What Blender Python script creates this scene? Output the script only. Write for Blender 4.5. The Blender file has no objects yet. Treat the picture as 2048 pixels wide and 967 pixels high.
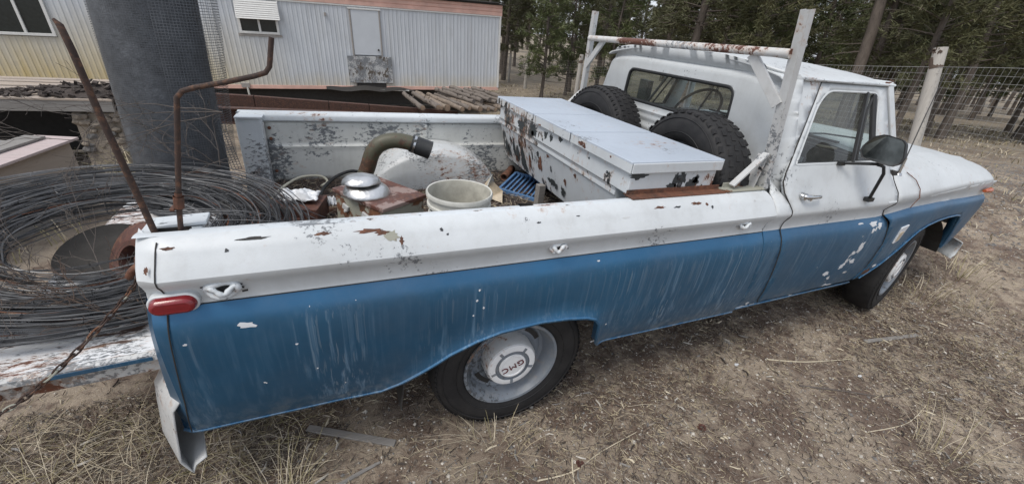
import bpy, math, random
import numpy as np
from math import sin, cos, pi, radians, sqrt, atan2
from mathutils import Vector, Matrix, Euler, noise
from mathutils.geometry import delaunay_2d_cdt
random.seed(7); RNG = np.random.default_rng(7)
sc = bpy.context.scene
COL = sc.collection

# ------------------------------------------------------------------ camera
cam_d = bpy.data.cameras.new("camera"); cam_o = bpy.data.objects.new("camera", cam_d); COL.objects.link(cam_o)
cam_d.sensor_width = 36.0; cam_d.lens = 36.0 * 817.7 / 2048.0
cam_d.clip_start = 0.05; cam_d.clip_end = 900.0
cam_o.location = (-0.67537, -2.22351, 1.79939)
cam_o.rotation_euler = (radians(62.5401), radians(-5.33179), radians(-22.1985))
sc.camera = cam_o

# ------------------------------------------------------------------ sky and sun (dull evening daylight)
W = bpy.data.worlds.new("World"); sc.world = W; W.use_nodes = True
wn = W.node_tree.nodes; wl = W.node_tree.links
bg = wn['Background']; sky = wn.new('ShaderNodeTexSky'); sky.sky_type = 'NISHITA'; sky.sun_disc = False
SUN_EL, SUN_AZ = radians(58), radians(248)      # azimuth measured clockwise from +Y
sky.sun_elevation = SUN_EL; sky.sun_rotation = SUN_AZ; sky.dust_density = 3.0; sky.air_density = 1.0; sky.ozone_density = 1.0
cl_t = wn.new('ShaderNodeTexNoise'); cl_t.inputs['Scale'].default_value = 2.2; cl_t.inputs['Detail'].default_value = 6     # thin high cloud over the whole sky
cl_r = wn.new('ShaderNodeValToRGB'); cl_r.color_ramp.elements[0].color = (4.3, 4.6, 5.2, 1); cl_r.color_ramp.elements[1].color = (6.4, 6.6, 7.0, 1)
cl_m = wn.new('ShaderNodeMix'); cl_m.data_type = 'RGBA'; cl_m.inputs[0].default_value = 0.72; cl_c = wn.new('ShaderNodeTexCoord')
wl.new(cl_c.outputs['Generated'], cl_t.inputs['Vector']); wl.new(cl_t.outputs['Fac'], cl_r.inputs[0])
wl.new(sky.outputs[0], cl_m.inputs[6]); wl.new(cl_r.outputs[0], cl_m.inputs[7]); wl.new(cl_m.outputs[2], bg.inputs[0]); bg.inputs[1].default_value = 0.12
sun_d = bpy.data.lights.new("sun", 'SUN'); sun_d.energy = 1.5; sun_d.angle = radians(24); sun_d.color = (1.0, 0.95, 0.88)
sun_o = bpy.data.objects.new("sun", sun_d); COL.objects.link(sun_o)
sd = Vector((sin(SUN_AZ) * cos(SUN_EL), cos(SUN_AZ) * cos(SUN_EL), sin(SUN_EL)))
sun_o.rotation_euler = sd.to_track_quat('Z', 'Y').to_euler(); sun_o.location = sd * 30
sc.view_settings.view_transform = 'Standard'; sc.view_settings.look = 'None'
sc.view_settings.gamma = 1.0; sc.view_settings.exposure = 0.55
sc.view_settings.use_curve_mapping = False

# ------------------------------------------------------------------ material helper
class NT:
    def __init__(s, name):
        s.m = bpy.data.materials.new(name); s.m.use_nodes = True
        s.n = s.m.node_tree.nodes; s.l = s.m.node_tree.links
        s.b = s.n['Principled BSDF']; s.tc = s.n.new('ShaderNodeTexCoord'); s.o = s.tc.outputs['Object']
    def put(s, inp, v):
        if isinstance(v, bpy.types.NodeSocket): s.l.new(v, inp)
        elif isinstance(v, (tuple, list)):
            inp.default_value = tuple(v) + (1,) if (len(v) == 3 and inp.type == 'RGBA') else tuple(v)
        else: inp.default_value = v
    def map(s, sc_=(1, 1, 1), loc=(0, 0, 0), rot=(0, 0, 0), vec=None):
        n = s.n.new('ShaderNodeMapping'); s.put(n.inputs['Vector'], vec or s.o)
        n.inputs['Scale'].default_value = sc_; n.inputs['Location'].default_value = loc; n.inputs['Rotation'].default_value = rot
        return n.outputs[0]
    def noise(s, scale, detail=4, rough=0.55, vec=None, dist=0.0):
        n = s.n.new('ShaderNodeTexNoise'); s.put(n.inputs['Vector'], vec or s.o)
        n.inputs['Scale'].default_value = scale; n.inputs['Detail'].default_value = detail
        n.inputs['Roughness'].default_value = rough; n.inputs['Distortion'].default_value = dist
        return n.outputs['Fac']
    def vor(s, scale, vec=None, feat='F1', out='Distance'):
        n = s.n.new('ShaderNodeTexVoronoi'); n.feature = feat; s.put(n.inputs['Vector'], vec or s.o)
        n.inputs['Scale'].default_value = scale; return n.outputs[out]
    def ramp(s, f, stops):
        n = s.n.new('ShaderNodeValToRGB'); s.put(n.inputs[0], f); e = n.color_ramp.elements
        while len(e) < len(stops): e.new(0.5)
        for i, (p, c) in enumerate(stops):
            e[i].position = p; e[i].color = (c, c, c, 1) if not isinstance(c, tuple) else c + (1,)
        return n.outputs[0]
    def step(s, f, a, b): return s.ramp(f, [(a, 0.0), (b, 1.0)])
    def mix(s, f, a, b):
        n = s.n.new('ShaderNodeMix'); n.data_type = 'RGBA'; s.put(n.inputs[0], f); s.put(n.inputs[6], a); s.put(n.inputs[7], b)
        return n.outputs[2]
    def math(s, op, a, b=0.0):
        n = s.n.new('ShaderNodeMath'); n.operation = op; s.put(n.inputs[0], a); s.put(n.inputs[1], b); return n.outputs[0]
    def sep(s, vec=None):
        n = s.n.new('ShaderNodeSeparateXYZ'); s.put(n.inputs[0], vec or s.o); return n.outputs
    def win(s, v, a, b, soft):       # soft 0..1 window of a coordinate between a and b
        up = s.math('DIVIDE', s.math('SUBTRACT', v, a), soft); dn = s.math('DIVIDE', s.math('SUBTRACT', b, v), soft)
        m = s.math('MINIMUM', up, dn); n = s.n.new('ShaderNodeClamp'); s.put(n.inputs[0], m); return n.outputs[0]
    def rand(s):
        return s.n.new('ShaderNodeObjectInfo').outputs['Random']
    def bump(s, h, strength=0.3, dist=0.01, normal=None):
        n = s.n.new('ShaderNodeBump'); s.put(n.inputs['Height'], h); n.inputs['Strength'].default_value = strength
        n.inputs['Distance'].default_value = dist
        if normal: s.put(n.inputs['Normal'], normal)
        return n.outputs[0]
    def fin(s, col=None, rough=None, metal=None, nrm=None, **kw):
        if col is not None: s.put(s.b.inputs['Base Color'], col)
        if rough is not None: s.put(s.b.inputs['Roughness'], rough)
        if metal is not None: s.put(s.b.inputs['Metallic'], metal)
        if nrm is not None: s.put(s.b.inputs['Normal'], nrm)
        for k, v in kw.items(): s.put(s.b.inputs[k.replace('_', ' ')], v)
        return s.m

def white_paint(name, base, chips=0.0, dark=0.0, rust=0.0, grime=0.35, rough=0.42, local=None, scr=0.5, stretch=(1, 1, 1), primer=(0.22, 0.235, 0.25), metal_col=(0.028, 0.033, 0.036)):
    """old house paint over metal; chips/dark/rust are how much bare primer, bare dark steel and rust show"""
    n = NT(name); v = n.map(stretch)
    c = n.mix(n.step(n.noise(2.2, 5, 0.6), 0.35, 0.7), base, tuple(x * 0.86 for x in base))
    streak = n.step(n.noise(1.0, 3, 0.6, n.map((26, 26, 1.6))), 0.48, 0.75)
    c = n.mix(n.math('MULTIPLY', streak, grime * 0.5), c, tuple(x * y for x, y in zip(base, (0.66, 0.66, 0.64))))
    gr = n.step(n.noise(9, 6, 0.75), 0.5, 0.8)
    c = n.mix(n.math('MULTIPLY', gr, grime), c, (0.30, 0.29, 0.27))
    fine = n.step(n.noise(220, 2, 0.6), 0.60, 0.78)
    c = n.mix(n.math('MULTIPLY', fine, 0.22), c, (0.35, 0.34, 0.33))
    zone = n.noise(3.1, 3, 0.5, n.map((1, 1, 1), (3.3, 1.7, 0.4)))
    edge = n.noise(46, 8, 0.72, v)
    h = None
    if chips > 0:
        th = 0.72 - chips * 0.18
        m = n.step(n.math('ADD', n.math('MULTIPLY', edge, 0.58), n.math('MULTIPLY', zone, 0.52)), th - 0.012, th + 0.012)
        c = n.mix(m, c, n.mix(n.noise(60, 3), primer, tuple(x * 0.6 for x in primer))); h = m
    if dark > 0 or local:
        zn = n.noise(4.0, 2, 0.5, n.map((1, 1, 1), (9.3, 4.7, 2.4)))
        e2 = n.noise(15, 7, 0.66, n.map(stretch, (5, 2, 8)))
        th = 0.745 - dark * 0.185
        val = n.math('ADD', n.math('MULTIPLY', e2, 0.62), n.math('MULTIPLY', zn, 0.46))
        if local: val = n.math('ADD', val, local(n))
        rim = n.step(val, th - 0.035, th + 0.0)
        c = n.mix(n.math('MULTIPLY', rim, 0.45 * min(1, rust * 1.6 + .15)), c, (0.36, 0.22, 0.13))
        m2 = n.step(val, th - 0.004, th + 0.006)
        c = n.mix(m2, c, metal_col); h = m2 if h is None else n.math('MAXIMUM', h, m2)
    if rust > 0:
        e3 = n.noise(24, 8, 0.7, n.map(stretch, (1, 8, 3))); z3 = n.noise(2.3, 2, 0.5, n.map((1, 1, 1), (7, 7, 1)))
        th = 0.70 - rust * 0.16
        val = n.math('ADD', n.math('MULTIPLY', e3, 0.6), n.math('MULTIPLY', z3, 0.42))
        st = n.step(val, th - 0.06, th + 0.02)
        c = n.mix(n.math('MULTIPLY', st, 0.5), c, (0.38, 0.2, 0.09))
        c = n.mix(n.step(val, th, th + 0.015), c, n.mix(n.noise(80, 3), (0.17, 0.055, 0.028), (0.055, 0.03, 0.022)))
    # brush marks, scratches
    scv = n.noise(1.0, 4, 0.7, n.map((7, 140, 140), (0, 0, 0), (0.15, 0.1, 0.3)))
    c = n.mix(n.math('MULTIPLY', n.step(scv, 0.66, 0.74), scr * 0.5), c, (0.22, 0.23, 0.24))
    hh = n.math('SUBTRACT', n.math('MULTIPLY', n.noise(70, 4), 0.25), h if h is not None else 0.0)
    return n.fin(c, n.mix(gr, (rough,) * 3, (rough + .25,) * 3), 0.0, n.bump(hh, 0.35, 0.002, n.bump(n.noise(4.5, 3, 0.45), 0.45, 0.012)))

def rusty(name, a=(0.16, 0.062, 0.034), b=(0.05, 0.028, 0.02), c3=(0.27, 0.24, 0.2), amt=0.0, rough=0.8):
    n = NT(name)
    c = n.mix(n.step(n.noise(14, 8, 0.7), 0.36, 0.64), a, b)
    c = n.mix(n.math('MULTIPLY', n.step(n.noise(45, 5, 0.7), 0.5, 0.75), 0.5), c, (0.30, 0.14, 0.07))
    if amt > 0: c = n.mix(n.step(n.noise(6, 6, 0.7), 0.62 - amt * 0.3, 0.66 - amt * 0.3), c, c3)
    return n.fin(c, rough, 0.0, n.bump(n.noise(60, 6, 0.7), 0.5, 0.004))

def plain(name, col, rough=0.6, metal=0.0, var=0.25, scale=20, bump=0.2, **kw):
    n = NT(name); c = n.mix(n.step(n.noise(scale, 6, 0.65), 0.3, 0.72), tuple(x * (1 - var) for x in col), tuple(min(1, x * (1 + var)) for x in col))
    return n.fin(c, rough, metal, n.bump(n.noise(scale * 4, 4), bump, 0.003), **kw)

def wood(name, a, b, ax=(2, 40, 40), crack=0.5):
    n = NT(name); g = n.noise(1.0, 6, 0.7, n.map(ax), 0.6)
    c = n.mix(n.step(g, 0.3, 0.7), a, b)
    c = n.mix(n.math('MULTIPLY', n.step(n.noise(1.0, 3, 0.7, n.map(tuple(q * 2.2 for q in ax))), 0.60, 0.68), crack), c, tuple(x * 0.25 for x in b))
    return n.fin(c, 0.85, 0.0, n.bump(g, 0.5, 0.006))

M = {}
WB = (0.57, 0.60, 0.615)
M['white'] = white_paint('weathered white paint', WB, chips=0.2, rust=0.25, grime=0.3, scr=0.25)
M['rail'] = white_paint('weathered white rail paint', (0.59, 0.63, 0.655), chips=0.46, dark=0.33, rust=0.5, grime=0.26, stretch=(0.8, 1.4, 1.4))
M['bed'] = white_paint('scraped grey white bed paint', (0.62, 0.63, 0.60), chips=0.66, dark=0.12, rust=0.30, grime=0.4, scr=0.9, stretch=(0.7, 1, 1.2), primer=(0.2, 0.215, 0.225))
M['arch'] = white_paint('scraped wheelhouse paint', (0.54, 0.56, 0.565), chips=0.62, dark=0.25, rust=0.45, grime=0.45, stretch=(1, 1, 2.2), scr=1.0, primer=(0.22, 0.23, 0.24))
M['tgate'] = white_paint('cracked white tailgate paint', (0.74, 0.76, 0.78), chips=0.5, dark=0.85, rust=0.6, grime=0.2, stretch=(0.7, 2.4, 1), metal_col=(0.09, 0.06, 0.05))
def loc_box(n):
    x, y, z = n.sep(); return n.math('MULTIPLY', n.math('SUBTRACT', n.win(y, -0.2, 1.2, 0.5), 0.4), 0.10)
M['box'] = white_paint('flaking white toolbox paint', (0.54, 0.575, 0.60), chips=0.18, dark=0.60, rust=0.62, grime=0.14, local=loc_box, stretch=(1.0, 1.0, 0.6), scr=0.3)
M['lid'] = white_paint('white lid paint with sky tint', (0.43, 0.485, 0.555), chips=0.25, dark=0.1, rust=0.32, grime=0.1, scr=1.0)  # bluish sky reflection on the lid top is put into the base colour
M['rack'] = white_paint('scraped grey rack paint', (0.52, 0.53, 0.53), chips=0.45, dark=0.25, rust=0.55, grime=0.5)
M['rackpipe'] = white_paint('rusting white pipe paint', (0.58, 0.58, 0.57), chips=0.6, dark=0.3, rust=0.98, grime=0.5)

def blue_paint():
    n = NT('faded blue paint'); x, y, z = n.sep()
    c = n.mix(n.step(n.noise(1.6, 4, 0.6), 0.3, 0.7), (0.018, 0.100, 0.205), (0.030, 0.142, 0.280))
    # mineral drip streaks running down the panel, denser in places
    w1 = n.noise(1.0, 5, 0.62, n.map((52, 52, 0.42), (0, 0, 0), (0, 0.05, 0)), 0.5)
    w2 = n.noise(1.0, 2, 0.6, n.map((110, 110, 0.5), (3, 0, 0), (0, -0.06, 0)), 0.35)
    zone = n.step(n.noise(1.0, 3, 0.5, n.map((2.6, 2.6, 0.8), (0.65, 0, 0.2))), 0.32, 0.60)
    low = n.step(z, 0.45, 0.95)
    m = n.math('MULTIPLY', n.step(w1, 0.50, 0.68), n.math('ADD', n.math('MULTIPLY', zone, 0.75), 0.16))
    m = n.math('MULTIPLY', m, n.math('SUBTRACT', 1.0, n.math('MULTIPLY', low, 0.45))); m = n.math('MULTIPLY', m, n.math('SUBTRACT', 1.0, n.step(z, 0.88, 0.94)))
    patch = n.step(n.noise(1.0, 3, 0.6, n.map((5.5, 5.5, 0.5), (8, 2, 0))), 0.40, 0.64)
    m = n.math('MULTIPLY', m, n.math('ADD', n.math('MULTIPLY', patch, 1.1), 0.45)); c = n.mix(n.math('MULTIPLY', m, 0.62), c, (0.18, 0.285, 0.38))
    c = n.mix(n.math('MULTIPLY', n.math('MULTIPLY', n.math('MULTIPLY', n.step(w2, 0.57, 0.63), zone), n.math('MULTIPLY', patch, n.math('SUBTRACT', 1.0, n.step(z, 0.88, 0.95)))), 0.55), c, (0.34, 0.43, 0.51))
    c = n.mix(n.math('MULTIPLY', n.step(n.noise(2.4, 7, 0.75), 0.42, 0.75), 0.40), c, (0.11, 0.17, 0.25))
    # worn edge towards the bottom
    edge = n.math('SUBTRACT', 1.0, n.step(z, 0.44, 0.56))
    c = n.mix(n.math('MULTIPLY', edge, n.step(n.noise(18, 6, 0.7), 0.45, 0.7)), c, (0.22, 0.28, 0.34))
    # dust haze
    c = n.mix(0.03, c, (0.25, 0.27, 0.28))
    # small white chips
    ch = n.noise(26, 3, 0.5, n.map((1, 1, 0.8), (4, 3, 8)))
    m1 = n.step(ch, 0.745, 0.752)
    # flaked patches low on the door front and along its belt
    xx = n.math('SUBTRACT', x, 1.0 + 0.0)
    diag = n.math('ADD', x, n.math('MULTIPLY', z, -0.42))      # patches run in a slanted line
    pz = n.win(diag, 0.67, 0.86, 0.06)
    e = n.noise(16, 6, 0.62, n.map((1.1, 1, 1), (2, 2, 5)))
    m2 = n.step(n.math('ADD', e, n.math('MULTIPLY', n.math('SUBTRACT', pz, 1.0), 0.3)), 0.575, 0.585)
    m2 = n.math('MULTIPLY', m2, n.win(z, 0.46, 1.1, 0.01))
    mm = n.math('MAXIMUM', m1, m2)
    c = n.mix(mm, c, (0.62, 0.64, 0.65))
    rg = n.mix(n.noise(7, 5), (0.33,) * 3, (0.50,) * 3)
    return n.fin(c, rg, n.mix(n.math('MAXIMUM', mm, n.math('MULTIPLY', m, 0.8)), (0.62,) * 3, (0.0,) * 3), n.bump(n.math('ADD', n.math('MULTIPLY', n.noise(120, 3), 0.3), mm), 0.18, 0.0015, n.bump(n.noise(3.2, 3, 0.45), 0.55, 0.02)), Coat_Weight=0.2, Coat_Roughness=0.25)
M['blue'] = blue_paint()
M['rust'] = rusty('brown rust')
M['rustred'] = rusty('red rust', (0.105, 0.042, 0.031), (0.055, 0.028, 0.023), rough=0.7)
M['rustpaint'] = rusty('rust over old paint', (0.20, 0.085, 0.04), (0.07, 0.035, 0.022), (0.30, 0.30, 0.25), amt=0.62)
M['boxtop'] = rusty('red brown rusted sheet', (0.13, 0.052, 0.038), (0.065, 0.034, 0.027), (0.26, 0.19, 0.17), amt=0.5, rough=0.45)
M['beam'] = rusty('dark rusted beam', (0.075, 0.036, 0.027), (0.04, 0.024, 0.02), rough=0.85)
M['pipe'] = rusty('olive and rust pipe', (0.095, 0.050, 0.030), (0.05, 0.032, 0.022), (0.075, 0.072, 0.046), amt=0.50, rough=0.5)
M['rod'] = rusty('dark rust rod', (0.052, 0.030, 0.023), (0.030, 0.020, 0.017), rough=0.8)
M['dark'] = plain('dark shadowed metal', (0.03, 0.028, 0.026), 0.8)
M['black'] = plain('black rubber trim', (0.018, 0.019, 0.02), 0.5)
M['chrome'] = plain('pitted chrome', (0.55, 0.56, 0.57), 0.22, 1.0, 0.15, 60, 0.1)
M['alu'] = plain('dented aluminium', (0.66, 0.66, 0.65), 0.34, 1.0, 0.14, 14, 0.9)
M['galv'] = plain('weathered galvanised wire', (0.13, 0.132, 0.136), 0.5, 0.55, 0.4, 12)
M['galvd'] = plain('dark oxidised wire', (0.06, 0.062, 0.066), 0.55, 0.5, 0.4, 12)
M['meshwire'] = plain('galvanised mesh wire', (0.13, 0.14, 0.155), 0.45, 0.6, 0.3, 6)
M['meshcore'] = plain('packed mesh layers', (0.10, 0.108, 0.12), 0.55, 0.4, 0.35, 30, 0.8)
def rubber():
    n = NT('dusty tyre rubber'); c = n.mix(n.step(n.noise(10, 5, .7), 0.4, 0.75), (0.008, 0.008, 0.009), (0.024, 0.023, 0.023))
    return n.fin(c, 0.72, 0.0, n.bump(n.noise(120, 3), 0.25, 0.002))
M['rubber'] = rubber(); M['flakedark'] = plain('bare dark primer', (0.028, 0.034, 0.037), 0.6)
M['rim'] = white_paint('grey rim paint', (0.19, 0.215, 0.245), chips=0.5, rust=0.4, grime=0.9, primer=(0.10, .11, .12))
M['cap'] = white_paint('hub cap paint', (0.78, 0.79, 0.79), chips=0.4, rust=0.3, grime=0.3)
M['redtxt'] = plain('faded red letters', (0.10, 0.012, 0.015), 0.5)
def lens(name, col):
    n = NT(name); r = n.noise(1.0, 2, 0.5, n.map((3, 3, 160)))
    return n.fin(n.mix(n.noise(30, 4), col, tuple(x * 0.6 for x in col)), 0.22, 0.0, n.bump(r, 0.7, 0.003), Coat_Weight=0.4)
M['redlens'] = lens('red lens', (0.24, 0.012, 0.018)); M['amber'] = lens('amber lens', (0.5, 0.11, 0.03))
def glass(name, dust=0.2, tint=(0.80, 0.86, 0.84)):
    n = NT(name); out = n.n['Material Output']
    tr = n.n.new('ShaderNodeBsdfTransparent'); tr.inputs[0].default_value = tint + (1,)
    gl = n.n.new('ShaderNodeBsdfGlossy'); gl.inputs['Roughness'].default_value = 0.03
    df = n.n.new('ShaderNodeBsdfDiffuse'); df.inputs[0].default_value = (0.35, 0.35, 0.33, 1)
    geo = n.n.new('ShaderNodeNewGeometry'); dt = n.n.new('ShaderNodeVectorMath'); dt.operation = 'DOT_PRODUCT'
    n.l.new(geo.outputs['Normal'], dt.inputs[0]); n.l.new(geo.outputs['Incoming'], dt.inputs[1])
    fz = n.math('POWER', n.math('SUBTRACT', 1.0, n.math('ABSOLUTE', dt.outputs['Value'])), 5.0); frs = n.math('ADD', 0.06, n.math('MULTIPLY', fz, 0.9))
    m1 = n.n.new('ShaderNodeMixShader'); m2 = n.n.new('ShaderNodeMixShader')
    n.l.new(frs, m1.inputs[0]); n.l.new(tr.outputs[0], m1.inputs[1]); n.l.new(gl.outputs[0], m1.inputs[2])
    d = n.math('MULTIPLY', n.step(n.noise(4, 5, .7), 0.25, 0.85), dust)
    n.l.new(d, m2.inputs[0]); n.l.new(m1.outputs[0], m2.inputs[1]); n.l.new(df.outputs[0], m2.inputs[2]); n.l.new(m2.outputs[0], out.inputs[0])
    return n.m
M['glass'] = glass('dusty window glass', 0.2)
M['glassd'] = plain('dark house window glass', (0.02, 0.025, 0.025), 0.06)
M['fence'] = plain('pale galvanised fence wire', (0.33, 0.33, 0.32), 0.5, 0.3, 0.2, 3)
M['mirror'] = plain('dull mirror glass', (0.085, 0.09, 0.085), 0.15, 1.0, 0.6, 9, 0.1)
M['plastic'] = plain('dirty white plastic', (0.52, 0.52, 0.48), 0.5, 0, 0.18, 14)
M['plasticin'] = plain('stained bucket inside', (0.36, 0.35, 0.30), 0.6, 0, 0.35, 9)
M['whitejunk'] = plain('crumpled white sheet', (0.62, 0.64, 0.66), 0.4, 0, 0.12, 14)
M['tan'] = plain('yellowed plastic scrap', (0.45, 0.38, 0.28), 0.6)
M['bluepl'] = plain('sun bleached blue plastic', (0.09, 0.19, 0.36), 0.5)
M['hosew'] = plain('cream hose', (0.5, 0.48, 0.38), 0.5)
M['seat'] = plain('dark worn vinyl', (0.035, 0.035, 0.035), 0.6)
M['dash'] = plain('dusty dashboard', (0.06, 0.06, 0.06), 0.6)
M['twig'] = plain('dry grey twig', (0.10, 0.085, 0.075), 0.85)
M['straw'] = plain('dry straw', (0.40, 0.34, 0.235), 0.8, 0, 0.3, 8)
M['straw2'] = plain('bleached straw', (0.50, 0.44, 0.33), 0.8, 0, 0.3, 8)
M['strawg'] = plain('olive dry grass', (0.24, 0.21, 0.11), 0.85, 0, 0.3, 8)
M['needle'] = plain('brown pine litter', (0.105, 0.072, 0.054), 0.9, 0, 0.4, 8)
M['needle2'] = plain('grey brown litter', (0.24, 0.205, 0.17), 0.9, 0, 0.4, 8)
M['stone'] = plain('pale pebble', (0.46, 0.43, 0.38), 0.85, 0, 0.3, 12)
M['stoned'] = plain('grey stone', (0.15, 0.145, 0.14), 0.9, 0, 0.35, 12)
M['rubble'] = plain('old mortar and stone', (0.24, 0.205, 0.165), 0.95, 0, 0.5, 7, 1.0)
M['char'] = plain('black brown bark rubble', (0.05, 0.040, 0.035), 0.95, 0, 0.5, 12, 1.0)
M['log'] = wood('barked log', (0.09, 0.075, 0.063), (0.20, 0.17, 0.145), (25, 3, 25))
M['logp'] = wood('peeled log', (0.27, 0.215, 0.165), (0.13, 0.105, 0.085), (25, 3, 25), 0.4)
M['logend'] = wood('cut log end', (0.30, 0.22, 0.15), (0.20, 0.14, 0.10), (20, 20, 20), 0.4)
M['greywood'] = wood('grey board', (0.26, 0.25, 0.235), (0.17, 0.16, 0.15))
M['pinkwood'] = wood('pink faded board', (0.47, 0.385, 0.375), (0.40, 0.345, 0.335))
M['beigewood'] = wood('beige board', (0.36, 0.31, 0.265), (0.31, 0.265, 0.225), (2, 2, 12), 0.15)
M['tanwood'] = wood('weathered tan board', (0.38, 0.30, 0.22), (0.30, 0.27, 0.25), (3, 30, 30), 0.9)
M['post'] = wood('peeled pale post', (0.44, 0.42, 0.385), (0.36, 0.34, 0.31), (30, 30, 3), 0.25)
M['postd'] = plain('dark broken bark', (0.09, 0.065, 0.05), 0.9)
M['bark'] = wood('pine bark', (0.145, 0.12, 0.10), (0.075, 0.062, 0.052), (14, 14, 4), 0.8)
def foliage(name, a, b):
    n = NT(name); r = n.rand()
    c = n.mix(n.step(n.noise(0.9, 3), 0.35, 0.65), a, b)
    c = n.mix(n.math('MULTIPLY', r, 0.6), c, tuple(x * 0.5 for x in a))
    c = n.mix(n.math('MULTIPLY', n.step(n.noise(2.3, 4, .7), 0.52, 0.66), 0.5), c, (0.105, 0.088, 0.058)); n.fin(c, 0.7)
    return n.m
M['leaf'] = foliage('pine needles', (0.12, 0.12, 0.052), (0.070, 0.078, 0.034))
M['leaf2'] = foliage('young pine needles', (0.12, 0.142, 0.050), (0.070, 0.092, 0.034))

def siding():
    n = NT('stained white metal siding'); x, y, z = n.sep()
    c = n.mix(n.step(n.noise(1.0, 4, .6, n.map((3, 3, 0.6))), 0.35, 0.7), (0.525, 0.555, 0.585), (0.45, 0.475, 0.505))
    # rust-yellow wash on the left half, running down and fading upward
    left = n.math('SUBTRACT', 1.0, n.step(n.math('DIVIDE', n.math('ADD', x, 12.0), 12.0), 0.36, 0.56))
    low = n.math('SUBTRACT', 1.0, n.step(n.math('DIVIDE', z, 2.3), 0.12, 0.72))
    st = n.step(n.noise(1.0, 4, .6, n.map((5, 5, 0.7), (2, 0, 0))), 0.12, 0.68)
    base = n.math('SUBTRACT', 1.0, n.step(z, 0.02, 0.45))
    m = n.math('MAXIMUM', n.math('MULTIPLY', n.math('MULTIPLY', left, low), n.math('ADD', n.math('MULTIPLY', st, 0.7), 0.45)), n.math('MULTIPLY', base, n.math('MULTIPLY', st, 0.7)))
    c = n.mix(n.math('MULTIPLY', m, 0.95), c, (0.50, 0.40, 0.20))
    c = n.mix(n.math('MULTIPLY', n.step(n.noise(3, 6, .7), 0.55, 0.8), 0.3), c, (0.3, 0.29, 0.27))
    c = n.mix(n.math('MULTIPLY', n.step(n.noise(1.0, 3, .6, n.map((9, 9, .5), (5, 0, 0))), 0.5, 0.75), 0.35), c, (0.36, 0.36, 0.34))
    return n.fin(c, 0.5, 0.0, n.bump(n.noise(1.6, 3), 0.5, 0.04))
M['siding'] = siding()
M['pinktrim'] = plain('faded salmon trim', (0.64, 0.40, 0.33), 0.6, 0, 0.18, 3)
M['doorw'] = plain('white trailer door', (0.50, 0.53, 0.56), 0.5, 0, 0.05, 3)
M['flake'] = white_paint('flaking panel paint', (0.52, 0.53, 0.53), chips=0.95, dark=0.8, rust=0.1, grime=0.4, stretch=(1.4, 1, 0.7), metal_col=(0.10, 0.085, 0.07))
M['framew'] = plain('white window frame', (0.62, 0.62, 0.60), 0.5, 0, 0.08)
M['framed'] = plain('grey metal frame', (0.30, 0.28, 0.26), 0.6, 0, 0.15)
M['roofd'] = plain('dark roof edge', (0.035, 0.033, 0.032), 0.9)

def ground_mat():
    n = NT('dry dirt with litter'); x, y, z = n.sep()
    c = n.mix(n.step(n.noise(1.1, 5, .6), 0.36, 0.62), (0.28, 0.225, 0.172), (0.43, 0.355, 0.272))
    c = n.mix(n.math('MULTIPLY', n.step(n.noise(2.6, 8, .74), 0.45, 0.55), 0.9), c, n.mix(n.noise(30, 5, .7), (0.095, 0.060, 0.045), (0.19, 0.138, 0.105)))
    lit = n.noise(1.0, 5, 0.75, n.map((55, 90, 30), (0, 0, 0), (0, 0, 0.6)), 1.5)
    c = n.mix(n.math('MULTIPLY', n.step(lit, 0.52, 0.72), 0.35), c, (0.10, 0.078, 0.063))
    lit2 = n.noise(1.0, 5, 0.75, n.map((95, 50, 30), (4, 0, 0), (0, 0, -0.4)), 1.5)
    c = n.mix(n.math('MULTIPLY', n.step(lit2, 0.60, 0.72), 0.6), c, (0.38, 0.34, 0.285))
    pb = n.vor(75); c = n.mix(n.math('MULTIPLY', n.math('SUBTRACT', 1.0, n.step(pb, 0.14, 0.24)), n.step(n.noise(9, 3), 0.46, 0.56)), c, (0.33, 0.30, 0.26))
    # farther meadow of dry grass among trees
    far = n.step(n.math('DIVIDE', n.math('ADD', n.math('ABSOLUTE', n.math('SUBTRACT', x, 1.5)), n.math('ABSOLUTE', y)), 40.0), 0.12, 0.34)
    fg = n.mix(n.step(n.noise(0.7, 7, .75), 0.4, 0.65), (0.20, 0.165, 0.125), (0.30, 0.255, 0.19))
    c = n.mix(far, c, fg)
    h = n.math('ADD', n.math('MULTIPLY', n.noise(28, 8, .75), 1.0), n.math('MULTIPLY', lit, 0.12))
    return n.fin(c, 0.95, 0.0, n.bump(h, 0.9, 0.03))
M['ground'] = ground_mat()

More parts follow.
